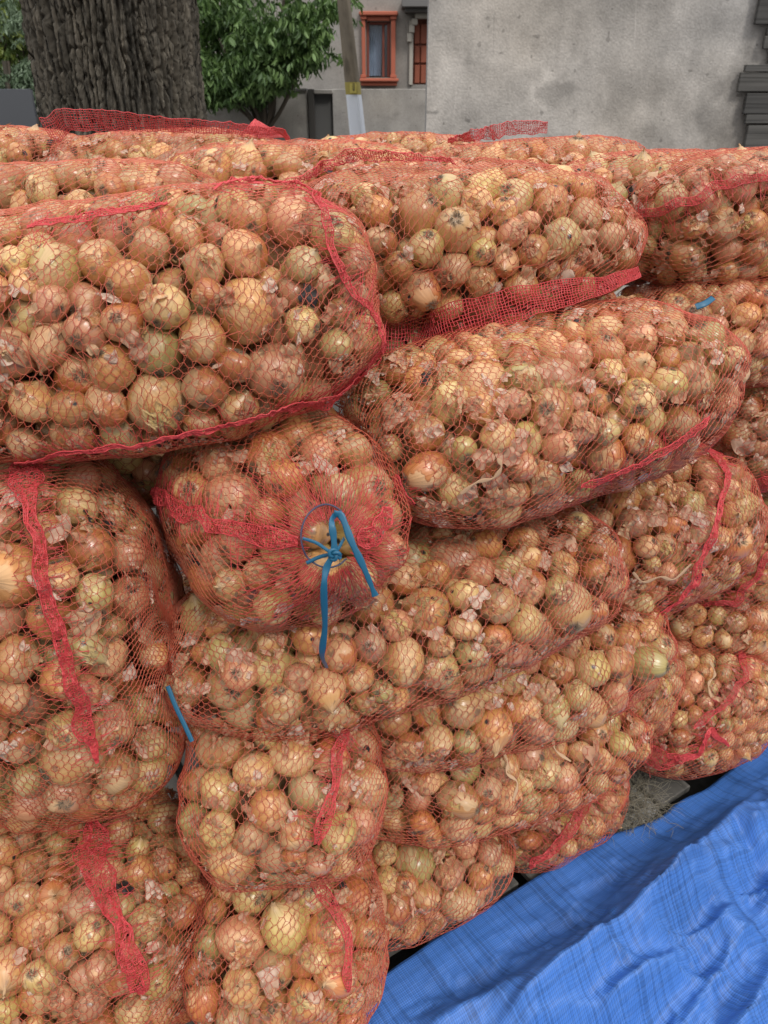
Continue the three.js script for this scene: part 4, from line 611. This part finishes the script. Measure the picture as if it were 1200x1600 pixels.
{ // house
  const Z = -15, h = thing('house', 'grey rendered house with an ornate terracotta window frame behind the fence', 'house'), W = (u, v, d = 0) => atZ(u, v, Z + d);
  const a = W(572, 34), c = W(610, 121), dA = W(645, 28), dC = W(672, 132), sh = new THREE.Shape([[-12, 0], [4.5, 0], [4.5, 7.5], [-12, 7.5]].map((p) => new THREE.Vector2(...p)));
  const hole = (x0, x1, y0, y1) => sh.holes.push(new THREE.Path([[x0, y0], [x0, y1], [x1, y1], [x1, y0]].map((p) => new THREE.Vector2(...p)))); hole(a.x, c.x, c.y, a.y); hole(dA.x, dC.x, dC.y, dA.y);
  const pl = plaster(620, 0.22, 0.3, 512); pl.repeat.set(0.25, 0.25);
  obj('wall', new THREE.ExtrudeGeometry(sh, { depth: 0.3, bevelEnabled: false }).translate(0, 0, Z - 0.3), mat(1, 1, 1, 0.95, { map: pl }), h);
  obj('room_wall', box(-12, 4.5, 0, 7.5, Z - 3, Z - 2.8), mat(0.12, 0.11, 0.1, 0.9), h);
  const red = mat(0.42, 0.115, 0.065, 0.75), redD = mat(0.2, 0.055, 0.035, 0.7), wn = obj('window', box(a.x + 0.02, c.x - 0.02, c.y + 0.02, a.y - 0.02, Z - 0.16, Z - 0.14), phys(0.3, 0.33, 0.37, 0.06, { metalness: 0.0, specularIntensity: 1, clearcoat: 1, clearcoatRoughness: 0.03 }), h);
  const fr = (n, u0, u1, v0, v1, d0, d1, m = red, bev = 0.008) => { const p = W(u0, v0), q = W(u1, v1); return obj(n, box(p.x, q.x, q.y, p.y, Z + d0, Z + d1, bev), m, wn); };
  fr('jamb', 572.2, 577, 34.4, 120.5, -0.15, -0.03, redD); fr('jamb', 605, 609.6, 34.4, 120.5, -0.15, -0.03, redD); fr('mullion', 597, 601, 34.4, 120.5, -0.138, -0.06, redD); fr('head', 577.2, 604.8, 34.4, 38, -0.15, -0.03, redD);
  obj('curtain', gridGeo(24, 2, (u, v) => { const p = W(574, 40), q = W(598, 118); return V(lerp(p.x, q.x, u * (0.85 + 0.15 * v)), lerp(q.y, p.y, v), Z - 0.22 + 0.004 * Math.sin(u * 30)); }), mat(0.55, 0.57, 0.62, 0.9, { side: THREE.DoubleSide }), wn);
  wn.material = phys(0.8, 0.85, 0.9, 0.04, { transmission: 1, thickness: 0 });
  fr('pilaster', 565, 571.5, 31, 122, 0.002, 0.09); fr('pilaster', 611, 617.5, 31, 122, 0.002, 0.09); fr('pilaster_cap', 563.5, 573, 26, 31, 0.002, 0.12); fr('pilaster_cap', 609.5, 619.5, 26, 31, 0.002, 0.12); fr('pilaster_base', 563.5, 573, 117, 122, 0.095, 0.12); fr('pilaster_base', 609.5, 619.5, 117, 122, 0.095, 0.12);
  fr('lintel', 561, 622, 18.5, 25.5, 0.002, 0.16, red, 0.02); fr('frieze', 573.4, 609, 26, 33, 0.002, 0.07); fr('sill', 561.5, 623, 122.5, 128, 0.002, 0.15, red, 0.02); fr('apron', 564, 620, 128.2, 134, 0.002, 0.08);
  const dr = obj('door', box(dA.x, dC.x, dC.y, dA.y, Z - 0.2, Z - 0.15), mat(0.2, 0.055, 0.03, 0.6), h), dp = (n, u0, u1, v0, v1) => { const p = W(u0, v0), q = W(u1, v1); obj(n, box(p.x, q.x, q.y, p.y, Z - 0.148, Z - 0.1, 0.012), mat(0.3, 0.085, 0.045, 0.6), dr); };
  dp('door_panel', 648, 656, 36, 68); dp('door_panel', 658, 668, 36, 68); dp('door_panel', 648, 656, 71, 98); dp('door_panel', 658, 668, 71, 98); dp('door_panel', 648, 656, 101, 130); dp('door_panel', 658, 668, 101, 130);
  const st = mat(0.4, 0.37, 0.32, 0.9), tr = (n, u0, u1, v0, v1, d, m = st) => { const p = W(u0, v0), q = W(u1, v1); obj(n, box(p.x, q.x, q.y, p.y, Z + 0.002, Z + d, 0.01), m, h); };
  tr('door_surround', 640, 644.5, 32, 133, 0.06); tr('corbel', 636, 643, 52, 66, 0.12); tr('corbel', 639, 647, 40, 52, 0.14); tr('corbel', 643, 652, 30, 40, 0.16); tr('corbel', 648, 672, 22, 30, 0.18); tr('canopy', 627, 690, 3, 15, 0.5, mat(0.16, 0.155, 0.15, 0.9)); tr('canopy_trim', 632, 690, 15.4, 21.5, 0.35, mat(0.12, 0.115, 0.11, 0.9));
}
{ // leaning post: concrete above, whitewashed below, with a yellow plate
  const Z = -7, c = (v) => atZ(lerp(537, 559.5, v / 213), v, Z), half = (v) => (0.5 * lerp(20, 25.5, v / 213)) / F * 0.93 * 7, p = thing('utility_post', 'leaning grey post painted white at the bottom with a yellow plate', 'post');
  const piece = (v0, v1, nm, m, k = 1) => { const a = c(v0), b = c(v1), r0 = half(v0) * k, r1 = half(v1) * k, ang = 0.35; obj(nm, gridGeo(16, 6, (u, v) => { const w = lerp(0, 1, v), f = u * Math.PI * 2 + ang, q = Math.pow(Math.pow(Math.abs(Math.cos(f - ang)), 6) + Math.pow(Math.abs(Math.sin(f - ang)), 6), -1 / 6), r = lerp(r1, r0, w) * q * 0.82, o = b.clone().lerp(a, w); return o.add(V(Math.cos(f) * r, 0, Math.sin(f) * r)); }), m, p); };
  const ct = plaster(733, 0.12, 0.22, 256); ct.repeat.set(1, 2);
  piece(-420, 128, 'shaft', mat(0.95, 0.85, 0.68, 0.95, { map: ct })); piece(148, 420, 'white_base', mat(0.72, 0.76, 0.82, 0.8, { bumpMap: ct, bumpScale: 0.01 })); piece(128.3, 147.7, 'yellow_band', mat(0.34, 0.28, 0.07, 0.8), 1.02);
  const a = c(131), b = c(146), y = obj('number_plate', box(-0.026, 0.026, 0, a.y - b.y, 0, 0.006, 0.002).translate(b.x, b.y, Z + half(140) * 1.12), mat(0.5, 0.42, 0.1, 0.7), p);
  obj('mark', box(-0.007, 0.007, 0.02, 0.026, 0, 0.002).translate(b.x + 0.004, b.y, Z + half(140) * 1.12 + 0.0065), mat(0.05, 0.05, 0.04, 0.8), y); obj('mark', box(-0.007, -0.003, 0.027, 0.07, 0, 0.002).translate(b.x + 0.004, b.y, Z + half(140) * 1.12 + 0.0065), mat(0.05, 0.05, 0.04, 0.8), y); obj('mark', box(0.003, 0.007, 0.027, 0.07, 0, 0.002).translate(b.x + 0.004, b.y, Z + half(140) * 1.12 + 0.0065), mat(0.05, 0.05, 0.04, 0.8), y);
}
renderer.render(scene, camera);
